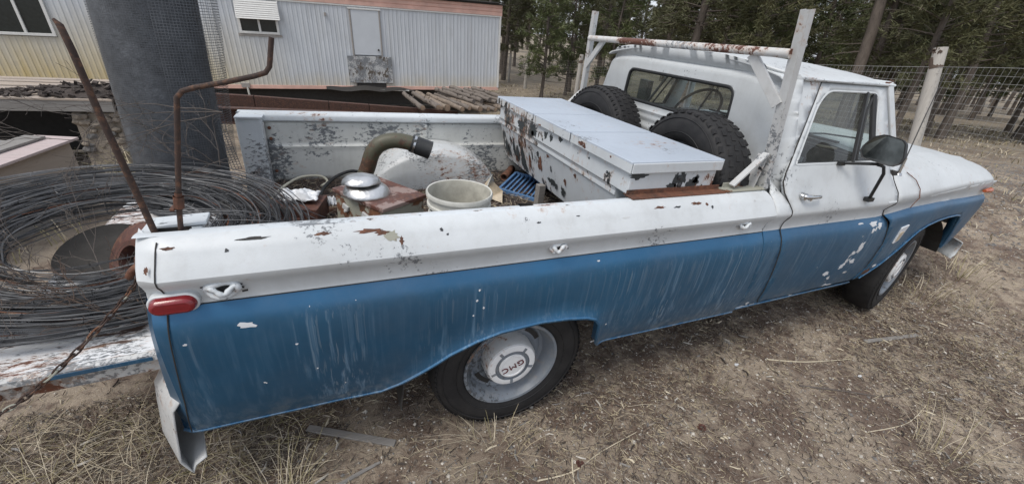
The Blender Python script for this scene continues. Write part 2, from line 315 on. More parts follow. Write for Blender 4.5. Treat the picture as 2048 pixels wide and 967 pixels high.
# ------------------------------------------------------------------ mesh helper
class MB:
    def __init__(s): s.v = []; s.f = []; s.mi = []; s.mats = []; s.cur = 0
    def mat(s, m):
        m = M[m] if isinstance(m, str) else m
        if m not in s.mats: s.mats.append(m)
        s.cur = s.mats.index(m); return s
    def add(s, vs, fs):
        o = len(s.v); s.v += [tuple(v) for v in vs]; s.f += [tuple(i + o for i in f) for f in fs]; s.mi += [s.cur] * len(fs); return s
    def box(s, c, d, rot=None, taper=1.0):
        R = Euler(rot).to_matrix() if rot else None; vs = []
        for sz in (-1, 1):
            for sx, sy in ((-1, -1), (1, -1), (1, 1), (-1, 1)):
                t = taper if sz > 0 else 1
                p = Vector((sx * d[0] / 2 * t, sy * d[1] / 2 * t, sz * d[2] / 2))
                if R: p = R @ p
                vs.append(p + Vector(c))
        return s.add(vs, [(3, 2, 1, 0), (4, 5, 6, 7), (0, 1, 5, 4), (1, 2, 6, 5), (2, 3, 7, 6), (3, 0, 4, 7)])
    def bar(s, a, b, w, h, up=(0, 0, 1)):       # rectangular bar from a to b
        a = Vector(a); b = Vector(b); d = (b - a).normalized(); u = Vector(up)
        sx = d.cross(u).normalized(); sz = sx.cross(d).normalized(); vs = []
        for p in (a, b):
            for i, j in ((-1, -1), (1, -1), (1, 1), (-1, 1)): vs.append(p + sx * i * w / 2 + sz * j * h / 2)
        return s.add(vs, [(0, 1, 2, 3), (7, 6, 5, 4), (0, 4, 5, 1), (1, 5, 6, 2), (2, 6, 7, 3), (3, 7, 4, 0)])
    def tube(s, pts, r, n=8, cap=True, closed=False):
        P = [Vector(p) for p in pts]; N = len(P); vs = []
        up = Vector((0, 0, 1)); pn = None
        for i, p in enumerate(P):
            a = P[(i - 1) % N] if (closed or i > 0) else P[0]; b = P[(i + 1) % N] if (closed or i < N - 1) else P[-1]
            d = (b - a)
            if d.length < 1e-9: d = Vector((0, 0, 1))
            d.normalize()
            if pn is None:
                pn = d.cross(up if abs(d.z) < 0.9 else Vector((1, 0, 0))).normalized()
            pn = (pn - d * pn.dot(d)).normalized(); q = d.cross(pn)
            rr = r[i] if hasattr(r, '__len__') else r
            for k in range(n):
                t = 2 * pi * k / n; vs.append(p + pn * cos(t) * rr + q * sin(t) * rr)
        fs = []
        for i in range(N if closed else N - 1):
            j = (i + 1) % N
            for k in range(n): fs.append((i * n + k, i * n + (k + 1) % n, j * n + (k + 1) % n, j * n + k))
        if cap and not closed: fs += [tuple(range(n))[::-1], tuple((N - 1) * n + k for k in range(n))]
        return s.add(vs, fs)
    def lathe(s, prof, c, ax=(0, 0, 1), n=32, close=False):   # prof: (radius, height along ax)
        ax = Vector(ax).normalized(); u = ax.cross(Vector((0, 0, 1)) if abs(ax.z) < 0.9 else Vector((1, 0, 0))).normalized(); w = ax.cross(u)
        c = Vector(c); vs = []
        for r, h in prof:
            for k in range(n):
                t = 2 * pi * k / n; vs.append(c + ax * h + (u * cos(t) + w * sin(t)) * r)
        fs = []; m = len(prof)
        for i in range(m if close else m - 1):
            j = (i + 1) % m
            for k in range(n): fs.append((i * n + k, i * n + (k + 1) % n, j * n + (k + 1) % n, j * n + k))
        return s.add(vs, fs)
    def grid(s, f, us, vs_, skip=None):
        o = [f(u, v) for v in vs_ for u in us]; n = len(us); fs = []
        for j in range(len(vs_) - 1):
            for i in range(n - 1):
                if skip and skip((us[i] + us[i + 1]) / 2, (vs_[j] + vs_[j + 1]) / 2): continue
                fs.append((j * n + i, j * n + i + 1, (j + 1) * n + i + 1, (j + 1) * n + i))
        return s.add(o, fs)
    def prism(s, poly, f0, f1):     # poly of 2D points -> two rings by mapping functions, closed solid
        n = len(poly); a = [f0(*p) for p in poly]; b = [f1(*p) for p in poly]
        return s.add(a + b, [tuple(range(n))[::-1], tuple(range(n, 2 * n))] + [(i, (i + 1) % n, n + (i + 1) % n, n + i) for i in range(n)])
    def build(s, name, parent=None, base=None, smooth=None, solid=0.0, bevel=0.0, sub=0, off=-1.0, weld=False):
        me = bpy.data.meshes.new(name); b = Vector(base) if base is not None else (Vector(WORLD[parent.name]) if parent is not None else Vector((0, 0, 0)))
        V = np.array(s.v, dtype=np.float64).reshape(-1, 3) - np.array(b)
        me.from_pydata(V.tolist(), [], s.f)
        for m in s.mats: me.materials.append(m)
        if len(s.mats) > 1: me.polygons.foreach_set('material_index', s.mi)
        me.update()
        o = bpy.data.objects.new(name, me); COL.objects.link(o)
        if weld:
            w = o.modifiers.new('weld', 'WELD'); w.merge_threshold = 0.0004
        if solid: 
            k = o.modifiers.new('thickness', 'SOLIDIFY'); k.thickness = solid; k.offset = off
        if bevel:
            k = o.modifiers.new('bevel', 'BEVEL'); k.width = bevel; k.segments = 2; k.limit_method = 'ANGLE'; k.angle_limit = radians(40)
        if sub:
            k = o.modifiers.new('sub', 'SUBSURF'); k.levels = sub; k.render_levels = sub
        if smooth is not None:
            me.polygons.foreach_set('use_smooth', [True] * len(me.polygons))
            if smooth < 180:
                me.set_sharp_from_angle(angle=radians(smooth))
        if parent is not None:
            o.parent = parent; WORLD[o.name] = tuple(b)
        else:
            o.location = b; WORLD[o.name] = tuple(b)
        return o
WORLD = {}
def tag(o, label=None, cat=None, group=None, kind=None):
    if label: o['label'] = label
    if cat: o['category'] = cat
    if group: o['group'] = group
    if kind: o['kind'] = kind
    return o
def thing(name, label, cat, loc, group=None):
    o = bpy.data.objects.new(name, None); COL.objects.link(o); o.location = loc; o.empty_display_size = 0.2
    WORLD[o.name] = tuple(loc); return tag(o, label, cat, group)
def sub_empty(name, parent):
    o = bpy.data.objects.new(name, None); COL.objects.link(o); o.parent = parent; WORLD[o.name] = WORLD[parent.name]; return o
def copy_tree(o, loc, rotz=0.0, scale=1.0, label=None, parent=None, top=True):
    c = o.copy(); COL.objects.link(c)
    if top:
        c.location = loc; c.rotation_euler = (0, 0, rotz) if not hasattr(rotz, '__len__') else rotz; c.scale = (scale,) * 3
        if label: c['label'] = label
    else: c.parent = parent
    for ch in list(o.children): copy_tree(ch, None, parent=c, top=False)
    return c
def smth(t): t = max(0.0, min(1.0, t)); return t * t * (3 - 2 * t)
def interp(xs, ys, x): return float(np.interp(x, xs, ys))
def nz(x, y, z=0.0): return noise.noise(Vector((x, y, z)))

def pip(p, poly):
    x, y = p; c = False; n = len(poly); j = n - 1
    for i in range(n):
        xi, yi = poly[i]; xj, yj = poly[j]
        if (yi > y) != (yj > y) and x < (xj - xi) * (y - yi) / (yj - yi) + xi: c = not c
        j = i
    return c
def resamp(poly, step, su, sv, closed=True):
    out = []; n = len(poly)
    for i in range(n if closed else n - 1):
        a = poly[i]; b = poly[(i + 1) % n]; L = sqrt(((b[0] - a[0]) * su) ** 2 + ((b[1] - a[1]) * sv) ** 2); k = max(1, int(math.ceil(L / step)))
        for q in range(k): out.append((a[0] + (b[0] - a[0]) * q / k, a[1] + (b[1] - a[1]) * q / k))
    if not closed: out.append(poly[-1])
    return out
def rounded(poly, rs, seg=5):
    """round polygon corners; rs radius per corner or one value"""
    out = []; n = len(poly)
    for i in range(n):
        p = Vector(poly[i]); a = Vector(poly[i - 1]); b = Vector(poly[(i + 1) % n]); r = rs[i] if hasattr(rs, '__len__') else rs
        if r <= 0: out.append(tuple(p)); continue
        da = (a - p); db = (b - p); r_ = min(r, da.length * 0.45, db.length * 0.45); A = p + da.normalized() * r_; B = p + db.normalized() * r_
        for k in range(seg + 1):
            t = k / seg; q = A * (1 - t) ** 2 + p * 2 * t * (1 - t) + B * t * t; out.append((q.x, q.y))
    return out
def panel(mb, outer, f, us, vs, holes=(), mats=None, su=1.0, sv=1.0, lines=(), step=0.05, flip=False):
    """curved sheet: outline and holes in (u,v), meshed with inner points at us x vs, mapped by f. mats(u,v)->material name"""
    P = []; E = []
    def loop(poly, closed=True):
        q = resamp(poly, step, su, sv, closed); o = len(P); P.extend(q)
        for i in range(len(q) if closed else len(q) - 1): E.append((o + i, o + (i + 1) % len(q)))
        return q
    oq = loop(outer); hq = [loop(h) for h in holes]
    for l in lines:
        loop([p for p in l], False)
    Q = [(u, v) for u in us for v in vs if pip((u, v), oq) and not any(pip((u, v), h) for h in hq)]
    allp = P + Q
    co, ed, fa, ov, oe, of = delaunay_2d_cdt([Vector((p[0] * su, p[1] * sv)) for p in allp], E, [], 0, 1e-5)
    vs3 = []; uv = [(c.x / su, c.y / sv) for c in co]
    vs3 = [f(*c) for c in uv]
    groups = {}
    for t in fa:
        c = (sum(uv[i][0] for i in t) / 3, sum(uv[i][1] for i in t) / 3)
        if not pip(c, oq) or any(pip(c, h) for h in hq): continue
        k = mats(*c) if mats else None
        groups.setdefault(k, []).append(tuple(t)[::-1] if flip else tuple(t))
    o = len(mb.v); mb.v += [tuple(v) for v in vs3]
    for k, fs in groups.items():
        if k: mb.mat(k)
        mb.f += [tuple(i + o for i in f_) for f_ in fs]; mb.mi += [mb.cur] * len(fs)
    return oq, hq
def lin(a, b, s): return list(np.linspace(a, b, max(2, int(round(abs(b - a) / s)) + 1)))
# ================================================================== the pickup truck
TB = (1.2, 0, 0)
truck = thing('pickup_truck', 'old white over blue long bed pickup parked on dirt with its tailgate down', 'pickup truck', TB)
def plan(x): return 1.0 - 0.112 * max(0.0, (x - 2.5) / 1.5) ** 1.6
ZS = [.40, .45, .50, .58, .68, .78, .86, .90, .93, .952, .970, .985, 1.0, 1.03, 1.055, 1.072, 1.088, 1.11, 1.13, 1.165, 1.180, 1.187]
YS = [.930, .952, .968, .985, .996, 1.002, 1.003, 1.0, .994, .985, .975, .966, .963, .966, .980, .994, .996, .984, .969, .944, .922, .905]
def yb(z): return interp(ZS, YS, z)
ZC = [.40, .45, .50, .58, .68, .78, .86, .90, .93, .952, .970, .985, 1.0, 1.03, 1.055, 1.072, 1.088, 1.13, 1.18, 1.24, 1.29, 1.31, 1.72]
YC = [.920, .940, .955, .975, .988, .996, .999, .996, .990, .982, .973, .964, .963, .966, .978, .988, .988, .972, .950, .926, .910, .903, .735]
def yc(z): return interp(ZC, YC, z)
def zblue(x): return interp([-2, 2.35, 2.7, 3.2, 3.7, 4.1], [.985, .985, 1.022, 1.03, 1.012, 1.0], x)
def side_us(a, b): return lin(a + .02, b - .02, .05)
SV = [.46, .48, .50, .53, .56, .59, .62, .65, .68, .71, .74, .78, .82, .86, .88, .90, .915, .93, .945, .958, .972, 1.0, 1.015, 1.03, 1.055, 1.072, 1.088, 1.11, 1.13, 1.15, 1.165, 1.180]

def bed_side(s):
    b = MB(); xr = lambda z: -1.228 - (1.19 - z) * .075
    AP = [(.434, .445), (.417, .47), (.398, .55), (.385, .61), (.355, .65), (.30, .672), (.2, .690), (.066, .700), (-.118, .687), (-.22, .660), (-.33, .612), (-.431, .545), (-.52, .49), (-.60, .452), (-.70, .443)]
    SG = list(zip(AP[:-1], AP[1:]))
    def darch(x, z):
        if z > .80 or x > .55 or x < -.85: return 1.0
        best = 9.0
        for (x0, z0), (x1, z1) in SG:
            ux, uz = x1 - x0, z1 - z0; t = max(0, min(1, ((x - x0) * ux + (z - z0) * uz) / (ux * ux + uz * uz))); best = min(best, (x - x0 - ux * t) ** 2 + (z - z0 - uz * t) ** 2)
        return sqrt(best)
    def f(x, z):
        d = x - xr(z); y = yb(z); y += .020 * max(0, 1 - darch(x, z) / .055) ** 1.6 * smth((x + .78) / .35)
        if d < .07: y -= .07 - sqrt(max(0, .07 ** 2 - (.07 - max(0, d)) ** 2))
        return Vector((x, s * y, z))
    arch = [(.434, .445), (.417, .47), (.398, .55), (.385, .61), (.355, .65), (.30, .672), (.2, .690), (.066, .700), (-.118, .687), (-.22, .660), (-.33, .612), (-.431, .545), (-.52, .49), (-.60, .452), (-.70, .443)]
    bottom = [(1.40, .438), (.9, .441)] + arch + [(-.9, .443), (xr(.45) + .02, .445)]
    rear = [(xr(z), z) for z in (.46, .6, .8, .985, 1.1, 1.187)]
    front = [(1.338, 1.187), (1.352, 1.15), (1.358, 1.09), (1.345, 1.03), (1.338, .985), (1.36, .8), (1.385, .6)]
    outer = rear + front + bottom
    split = [(xr(.985), .985), (1.338, .985)]
    panel(b, outer, f, side_us(-1.24, 1.36), SV, mats=lambda u, v: 'blue' if v < .985 else 'white', sv=1.6, lines=[split], flip=(s > 0), step=.035)
    # rolled lip along the lower edge and wheel opening
    b.mat('blue'); lip = resamp(bottom, .03, 1, 1, False); b.tube([f(x, z) + Vector((0, -s * .004, .0)) for x, z in lip], .0085, 6)
    b.grid(lambda u, v: f(*lip[int(u)]) + Vector((0, -s * v, .004)), list(range(len(lip))), [0, .02, .045])
    # cap of the rail with open stake pockets
    b.mat('rail'); xs = sorted(lin(-1.225, 1.335, .06) + [-1.19, -1.10, -.028, .032, .60, .66])
    def cap(x, t):
        ys = [.905, .892, .876, .86, .845, .836, .832, .832, .838]; zs = [1.187, 1.1885, 1.187, 1.184, 1.178, 1.172, 1.163, 1.140, 1.132]
        return Vector((x, s * interp(range(9), ys, t), interp(range(9), zs, t)))
    hole = lambda x, t: s < 0 and 2 < t < 4 and (-.028 < x < .032 or -1.19 < x < -1.10)
    b.grid(cap, xs, list(range(9)), hole)
    b.mat('dark')
    for x0, x1 in ((-.028, .032), (-1.19, -1.10)) if s < 0 else ():
        y0, y1 = s * .845, s * .876
        for p, q in (((x0, y0), (x1, y0)), ((x1, y0), (x1, y1)), ((x1, y1), (x0, y1)), ((x0, y1), (x0, y0))):
            b.add([(p[0], p[1], 1.186), (q[0], q[1], 1.186), (q[0], q[1], 1.09), (p[0], p[1], 1.09)], [(0, 1, 2, 3)])
        b.add([(x0, y0, 1.10), (x1, y0, 1.10), (x1, y1, 1.10), (x0, y1, 1.10)], [(0, 1, 2, 3)])
    o = b.build('bed_side', truck, smooth=35, weld=True)
    return o
def bed_inner(s):
    b = MB().mat('bed')
    def f(x, z):
        y = .842 + .012 * smth((z - .96) / .012) - .010 * math.exp(-((z - .966) / .008) ** 2)
        y -= .014 * (smth((x + .085) / .01) * (1 - smth((x + .035) / .01))) * smth((z - .975) / .02)
        y += 0.0025 * nz(x * 3, z * 4)
        return Vector((x, s * y, z))
    b.grid(f, sorted(lin(-1.10, 1.34, .06) + [-.10, -.09, -.08, -.075, -.045, -.04, -.03, -.02]), [.715, .76, .82, .88, .92, .945, .958, .966, .974, .985, 1.0, 1.05, 1.10, 1.138])
    o = b.build('inner_panel', truck, smooth=50, solid=.003)
    p = MB().mat('rail')
    p.box((-1.155, s * .80, .93), (.13, .085, .47)); p.box((-1.152, s * .792, 1.171), (.15, .10, .012))
    p.mat('dark'); p.box((-1.2225, s * .81, .95), (.006, .03, .36))
    p.mat('rail'); p.box((-1.223, s * .84, .93), (.008, .03, .46)); p.box((-1.223, s * .775, .93), (.008, .035, .46))
    p.mat('rack'); p.box((-1.095, s * .825, .92), (.02, .05, .42))
    for zz in (1.09, 1.02, .80): p.mat('rust'); p.lathe([(.011, 0), (.011, .008), (0, .01)], (-1.06, s * .842, zz), (0, -s, 0), 8)
    p.build('corner_post', truck, bevel=.006)
bed_side(-1); bed_side(1); bed_inner(-1); bed_inner(1)

# bed floor, front wall, wheelhouses
b = MB().mat('rust')
for i in range(14):
    y0 = -.84 + i * .12; b.box((.08, y0 + .06, .705 + .004 * (i % 2)), (2.52, .112, .02))
b.build('bed_floor', truck, bevel=.003)
b = MB().mat('bed')
b.grid(lambda y, z: Vector((1.335 + .006 * sin(z * 60), y, z)), lin(-.84, .84, .1), lin(.715, 1.15, .03)); b.box((1.335, 0, 1.16), (.05, 1.68, .03))
b.build('front_wall', truck, smooth=40, solid=.004)
def wheelhouse(s):
    b = MB().mat('arch')
    def f(a, t):      # a along length angle 0..pi ; t from wall (0) to inner foot (1)
        x = -.02 - cos(a) * .46; top = .72 + .285 * sin(a) ** 1.05
        prof_y = [.845, .70, .62, .575, .555, .545]; kz = [1.0, 1.0, .97, .86, .5, 0.0]
        y = interp([0, .35, .55, .68, .85, 1], prof_y, t); k = interp([0, .35, .55, .68, .85, 1], kz, t)
        bump = .006 * nz(x * 6, y * 7, 3) + .006 * math.exp(-((t - .60) / .03) ** 2) - .005 * math.exp(-((t - .86) / .02) ** 2)
        xx = -.02 + (x + .02) * (1 - .10 * (1 - k) * 0 - .05 * t)
        return Vector((xx, s * y, .712 + (top - .712) * k + bump))
    b.grid(f, lin(0.0, pi, .12), lin(0, 1, .025))
    b.build('wheelhouse', truck, smooth=60, solid=.004)
wheelhouse(1); wheelhouse(-1)

# tail lamp, tie knots, small trim
def tail_lamp(s):
    b = MB().mat('white')
    def cap(rx, rz, y0, y1, cx=-1.152, cz=1.006, n=28):
        P = []
        for k in range(n):
            t = 2 * pi * k / n; x = cos(t); z = sin(t); P.append((cx + (rx - rz) * (1 if x > 0 else -1) + x * rz, cz + z * rz))
        return P
    P = cap(.063, .032, 0, 0)
    b.prism(P, lambda x, z: Vector((x - (z - 1) * .02, s * .955, z + .0)), lambda x, z: Vector((x - (z - 1) * .02, s * .985, z)))
    fr = b.build('tail_lamp', truck, bevel=.004, smooth=40)
    c = MB().mat('redlens'); P = cap(.059, .029, 0, 0)
    c.prism(P, lambda x, z: Vector((x, s * .975, z)), lambda x, z: Vector((-1.150 + (x + 1.15) * .9, s * 1.008, 1.008 + (z - 1.008) * .78)))
    c.build('lens', fr, bevel=.008, smooth=50)
tail_lamp(-1); tail_lamp(1)
def tie_hook(x, z, sc_, seed):
    rr = random.Random(seed); b = MB().mat('rail')
    c = Vector((x, -.972, z))
    pts = [c + Vector((cos(t) * .030 * sc_, -.006 - .006 * sin(3 * t + seed), sin(t) * .017 * sc_ + .003 * cos(2 * t))) for t in np.linspace(0, 2 * pi, 20)[:-1]]
    b.tube(pts, .0075 * sc_, 7, closed=True)
    pts = [c + Vector((.026 * sc_ * (t - .5) * 2, -.012 - .010 * sin(t * pi), .012 * sin(t * 7 + seed))) for t in np.linspace(0, 1, 12)]
    b.tube(pts, [.006 + .004 * sin(q) ** 2 for q in range(12)], 7)
    b.mat('galvd'); b.lathe([(.022 * sc_, -.002), (.02 * sc_, .004), (0, .005)], c + Vector((0, .004, 0)), (0, -1, 0), 12)
    b.mat('dark')
    for q in range(9): b.mat('dark' if q % 2 else 'galvd'); b.box(c + Vector((rr.uniform(-.045, .05) * sc_, .004 + rr.uniform(-.01, 0), rr.uniform(-.016, .024))), (rr.uniform(.008, .022), .004, rr.uniform(.002, .005)), (0, rr.uniform(-.6, .6), 0))
    b.build('tie_hook', truck, smooth=60)
tie_hook(-1.028, 1.034, 1.35, 1); tie_hook(.111, 1.041, 1.1, 2); tie_hook(1.169, 1.045, 1.0, 3)
# panel seam near the tail (thin dark gap strip)
def seam(name, pts, yf, w=.004, mat='dark', proud=.0008):
    b = MB().mat(mat); b.tube([Vector((x, -(yf(z) * plan(x) + proud), z)) for x, z in pts], w / 2, 5); b.build(name, truck, smooth=60)
seam('panel_seam', resamp([(-1.165, 1.178), (-1.172, 1.09), (-1.17, 1.03), (-1.176, .985), (-1.19, .82), (-1.21, .62), (-1.236, .452)], .01, 1, 1, False), yb, .0042)
# taillight-side dab of grey primer and paint scars as thin flakes
def flake(cx, cz, w, h, mat, seed, yf=yb):
    rr = random.Random(seed); n = 17; P = []
    for k in range(n):
        t = 2 * pi * k / n; r = rr.uniform(.5, 1.15); P.append((cx + cos(t) * w / 2 * r, cz + sin(t) * h / 2 * r))
    b = MB().mat(mat); c = Vector((cx, -(yf(cz) * plan(cx) + .0012), cz)); vs = [c] + [Vector((x, -(yf(z) * plan(x) + .0012), z)) for x, z in P]
    b.add(vs, [(0, 1 + k, 1 + (k + 1) % n) for k in range(n)]); b.build('paint_scar', truck, solid=.0008)
flake(-.985, .905, .055, .028, 'whitejunk', 4); flake(-1.152, .868, .012, .008, 'whitejunk', 5); flake(-.86, .80, .01, .008, 'whitejunk', 6)
for q_, (fx, fz, fw, fh, fm) in enumerate(((-.60, 1.168, .11, .010, 'rust'), (-.53, 1.150, .05, .034, 'rustpaint'), (-.50, 1.132, .016, .03, 'rust'), (-.56, 1.160, .05, .012, 'rust'), (-.74, 1.170, .05, .008, 'rust'), (-.93, 1.172, .09, .007, 'dark'), (-1.0, 1.150, .012, .010, 'galvd'), (-.36, 1.155, .014, .012, 'galvd'), (-.34, 1.140, .010, .008, 'galvd'), (.02, 1.15, .02, .006, 'galvd'), (.20, 1.16, .02, .005, 'galvd'), (.43, 1.14, .05, .006, 'rack'), (.62, 1.165, .06, .010, 'rust'), (.72, 1.162, .05, .008, 'galvd'), (.84, 1.168, .07, .010, 'rust'), (.93, 1.150, .016, .016, 'galvd'), (.90, 1.162, .02, .014, 'rust'), (-1.14, 1.165, .04, .008, 'rust'), (-1.19, 1.12, .010, .02, 'rust'), (1.22, 1.160, .02, .010, 'rack'))):
    flake(fx, fz, fw, fh, fm, 50 + q_)
for q_, (fx, fz, fw, fh, fm) in enumerate(((.425, .462, .05, .014, 'whitejunk'), (.47, .452, .03, .008, 'whitejunk'), (.36, .66, .02, .010, 'whitejunk'), (1.50, .485, .03, .03, 'whitejunk'), (1.47, .46, .10, .016, 'whitejunk'), (1.56, .462, .05, .012, 'rack'), (2.30, .80, .045, .10, 'whitejunk'), (2.33, .95, .10, .035, 'whitejunk'), (2.40, .93, .05, .05, 'whitejunk'), (2.22, .66, .05, .05, 'whitejunk'), (2.30, .69, .06, .04, 'whitejunk'), (2.10, .62, .07, .035, 'whitejunk'), (2.20, .96, .06, .010, 'whitejunk'), (2.31, .60, .05, .02, 'rack'), (2.24, .50, .10, .014, 'whitejunk'), (-.23, .86, .012, .012, 'whitejunk'), (-.20, .82, .010, .014, 'whitejunk'), (-.24, .79, .008, .01, 'whitejunk'), (1.9, .47, .04, .008, 'whitejunk'))):
    flake(fx, fz, fw, fh, fm, 80 + q_, yc if fx > 1.4 else yb)
def fflake(cx, cz, w, h, mat, seed):
    rr = random.Random(seed); P = [(cx + cos(t) * w / 2 * rr.uniform(.6, 1.1), cz + sin(t) * h / 2 * rr.uniform(.6, 1.1)) for t in np.linspace(0, 2 * pi, 15)[:-1]]
    b = MB().mat(mat); g_ = lambda x, z: Vector((x, -(yf_(x, z) + .0016), z)); b.add([g_(cx, cz)] + [g_(*p) for p in P], [(0, 1 + k, 1 + (k + 1) % 14) for k in range(14)]); b.build('rust_hole', truck, solid=.001)
flake(-.22, .905, .010, .012, 'whitejunk', 8); flake(.32, .955, .02, .007, 'whitejunk', 9)

# ---- tailgate, lowered
tg = MB().mat('tgate')
tg.grid(lambda x, y: Vector((x, y, .748 - (x + 1.29) * -.05 + .003 * nz(x * 9, y * 5))), lin(-1.80, -1.285, .04), lin(-.845, .845, .05))
tg.mat('rack')
def rim_pt(x, k): return None
for s in (-1, 1):
    tg.grid(lambda x, t: Vector((x, s * interp([0, 1, 2, 3, 4], [.845, .862, .865, .855, .85], t), .05 * (x + 1.29) + interp([0, 1, 2, 3, 4], [.748, .742, .722, .712, .668], t))), lin(-1.80, -1.285, .05), [0, 1, 2, 3, 4])
tg.grid(lambda y, t: Vector((-1.80 - interp([0, 1, 2, 3], [0, .012, .012, 0], t), y, -.0255 + interp([0, 1, 2, 3], [.748, .74, .69, .668], t))), lin(-.845, .845, .1), [0, 1, 2, 3])
tg.mat('rust'); tg.grid(lambda x, y: Vector((x, y, .668 + .05 * (x + 1.29))), [-1.80, -1.285], [-.85, .85])
tgo = tg.build('tailgate', truck, smooth=40)
for q in (-1.70, -1.745):
    k = MB().mat('rust'); k.lathe([(.016, 0), (.016, .006), (.008, .012), (0, .012)], (q, -.853, .05 * (q + 1.29) + .69), (0, -1, 0), 10); k.build('bolt', tgo, smooth=40)
k = MB().mat('blue'); k.box((-1.43, -.8665, .724), (.26, .002, .014), (0, -.05, 0)); k.build('blue_trim', tgo)

# ---- rear bumper (open pressed channel, seen from its end)
b = MB().mat('rail')
def bump(y, t):
    pr = [(-1.235, .60), (-1.27, .635), (-1.315, .625), (-1.35, .575), (-1.362, .50), (-1.375, .40), (-1.385, .33), (-1.362, .262), (-1.30, .30), (-1.262, .33)]
    i = t; x = interp(range(10), [p[0] for p in pr], i); z = interp(range(10), [p[1] for p in pr], i)
    k = max(0, abs(y) - .80); x += k * .55 * (1 if t < 8 else .5)
    return Vector((x, y, z))
b.mat('rack'); b.grid(bump, [-.97, -.95, -.9, -.85, -.8] + lin(-.7, .7, .2) + [.8, .85, .9, .95, .97], [0, .5, 1, 1.5, 2, 2.5, 3, 4, 5, 6, 6.5, 7, 8, 9])
b.build('rear_bumper', truck, smooth=50, solid=.005, off=0)

# ---- cab
WIN = rounded([(1.497, 1.318), (2.175, 1.318), (2.20, 1.64), (2.165, 1.672), (1.745, 1.668), (1.66, 1.60)], [.012, .02, .03, .03, .05, .06])
DOOR_BACK = [(1.683, 1.716), (1.640, 1.64), (1.485, 1.389), (1.425, 1.29), (1.408, 1.24), (1.420, 1.19), (1.455, 1.14), (1.483, 1.10), (1.488, 1.05), (1.480, 1.01), (1.480, .972), (1.50, .88), (1.525, .76), (1.55, .62), (1.575, .50), (1.60, .468)]
DOOR_FRONT = [(2.50, .495), (2.535, .60), (2.53, .80), (2.475, .95), (2.42, 1.0), (2.40, 1.03), (2.45, 1.09), (2.45, 1.14), (2.40, 1.20), (2.36, 1.25), (2.335, 1.31), (2.315, 1.45), (2.285, 1.60), (2.268, 1.716)]
CV = [.50, .56, .62, .68, .74, .80, .86, .88, .90, .915, .93, .945, .958, .972, 1.0, 1.03, 1.055, 1.072, 1.088, 1.13, 1.17, 1.21, 1.25, 1.29, 1.31, 1.38, 1.45, 1.52, 1.6, 1.66]
def fside(s, off=0.0):
    def f(x, z): return Vector((x, s * (yc(z) * plan(x) + off), z))
    return f
def door(s):
    b = MB(); f0 = fside(s)
    back = [(x + .006, z) for x, z in DOOR_BACK]; front = [(x - .004, z) for x, z in DOOR_FRONT]
    outer = back + front
    def f(x, z):      # swage and recess round the window
        p = f0(x, z)
        if z > 1.30:
            dx = min(x - 1.49, 2.21 - x, z - 1.31, 1.675 - z)
        cx, cz = 1.60, 1.165      # recess behind the handle
        d = ((x - cx) / .075) ** 2 + ((z - cz) / .045) ** 2
        p.y -= s * .012 * max(0, 1 - d)
        return p
    panel(b, outer, f, lin(1.42, 2.52, .04), CV, holes=[WIN], mats=lambda u, v: 'blue' if v < zblue(u) else 'white', sv=1.5, lines=[[(1.488, .985), (2.352, .985), (2.435, .992)]], flip=(s > 0), step=.03)
    d = b.build('door', truck, smooth=35, solid=.018, weld=True)
    # window trim, vent post, glass
    t = MB().mat('white'); t.tube([f0(*p) + Vector((0, -s * .004, 0)) for p in resamp(WIN, .03, 1, 1)], .007, 6, closed=True)
    t.mat('black'); t.bar(f0(1.975, 1.315) + Vector((0, s * .002 * -1, 0)), f0(2.085, 1.672), .018, .014, (0, 1, 0))
    t.tube([f0(2.165, 1.33) + Vector((0, -s * .012, 0)), f0(2.170, 1.45) + Vector((0, -s * .012, 0)), f0(2.165, 1.66) + Vector((0, -s * .012, 0))], .016, 8)
    t.tube([f0(x, z) + Vector((0, -s * .014, 0)) for x, z in ((2.03, 1.325), (2.11, 1.58), (2.16, 1.65))], .008, 6)
    t.tube([f0(x, z) + Vector((0, -s * .010, 0)) for x, z in resamp([(1.50, 1.323), (2.16, 1.323)], .05, 1, 1, False)], .006, 6)
    t.build('window_trim', d, smooth=50)
    g = MB().mat('glass'); panel(g, WIN, lambda x, z: f0(x, z) + Vector((0, -s * .012, 0)), lin(1.5, 2.2, .1), CV, step=.08); g.build('window_glass', d, smooth=60)
    h = MB().mat('chrome'); hp = lambda x, z, o: f0(x, z) + Vector((0, s * o, 0))
    h.tube([hp(1.548, 1.170, .008), hp(1.555, 1.172, .03), hp(1.60, 1.170, .034), hp(1.66, 1.168, .032), hp(1.685, 1.167, .022)], [.014, .013, .011, .010, .005], 8)
    h.tube([hp(1.556, 1.17, -.004), hp(1.556, 1.17, .025)], .018, 10)
    h.lathe([(.009, 0), (.009, .012), (0, .012)], hp(1.60, 1.155, .012), (0, s, 0), 10)
    h.build('handle', d, smooth=50)
    return d
d_near = door(-1); d_far = door(1)
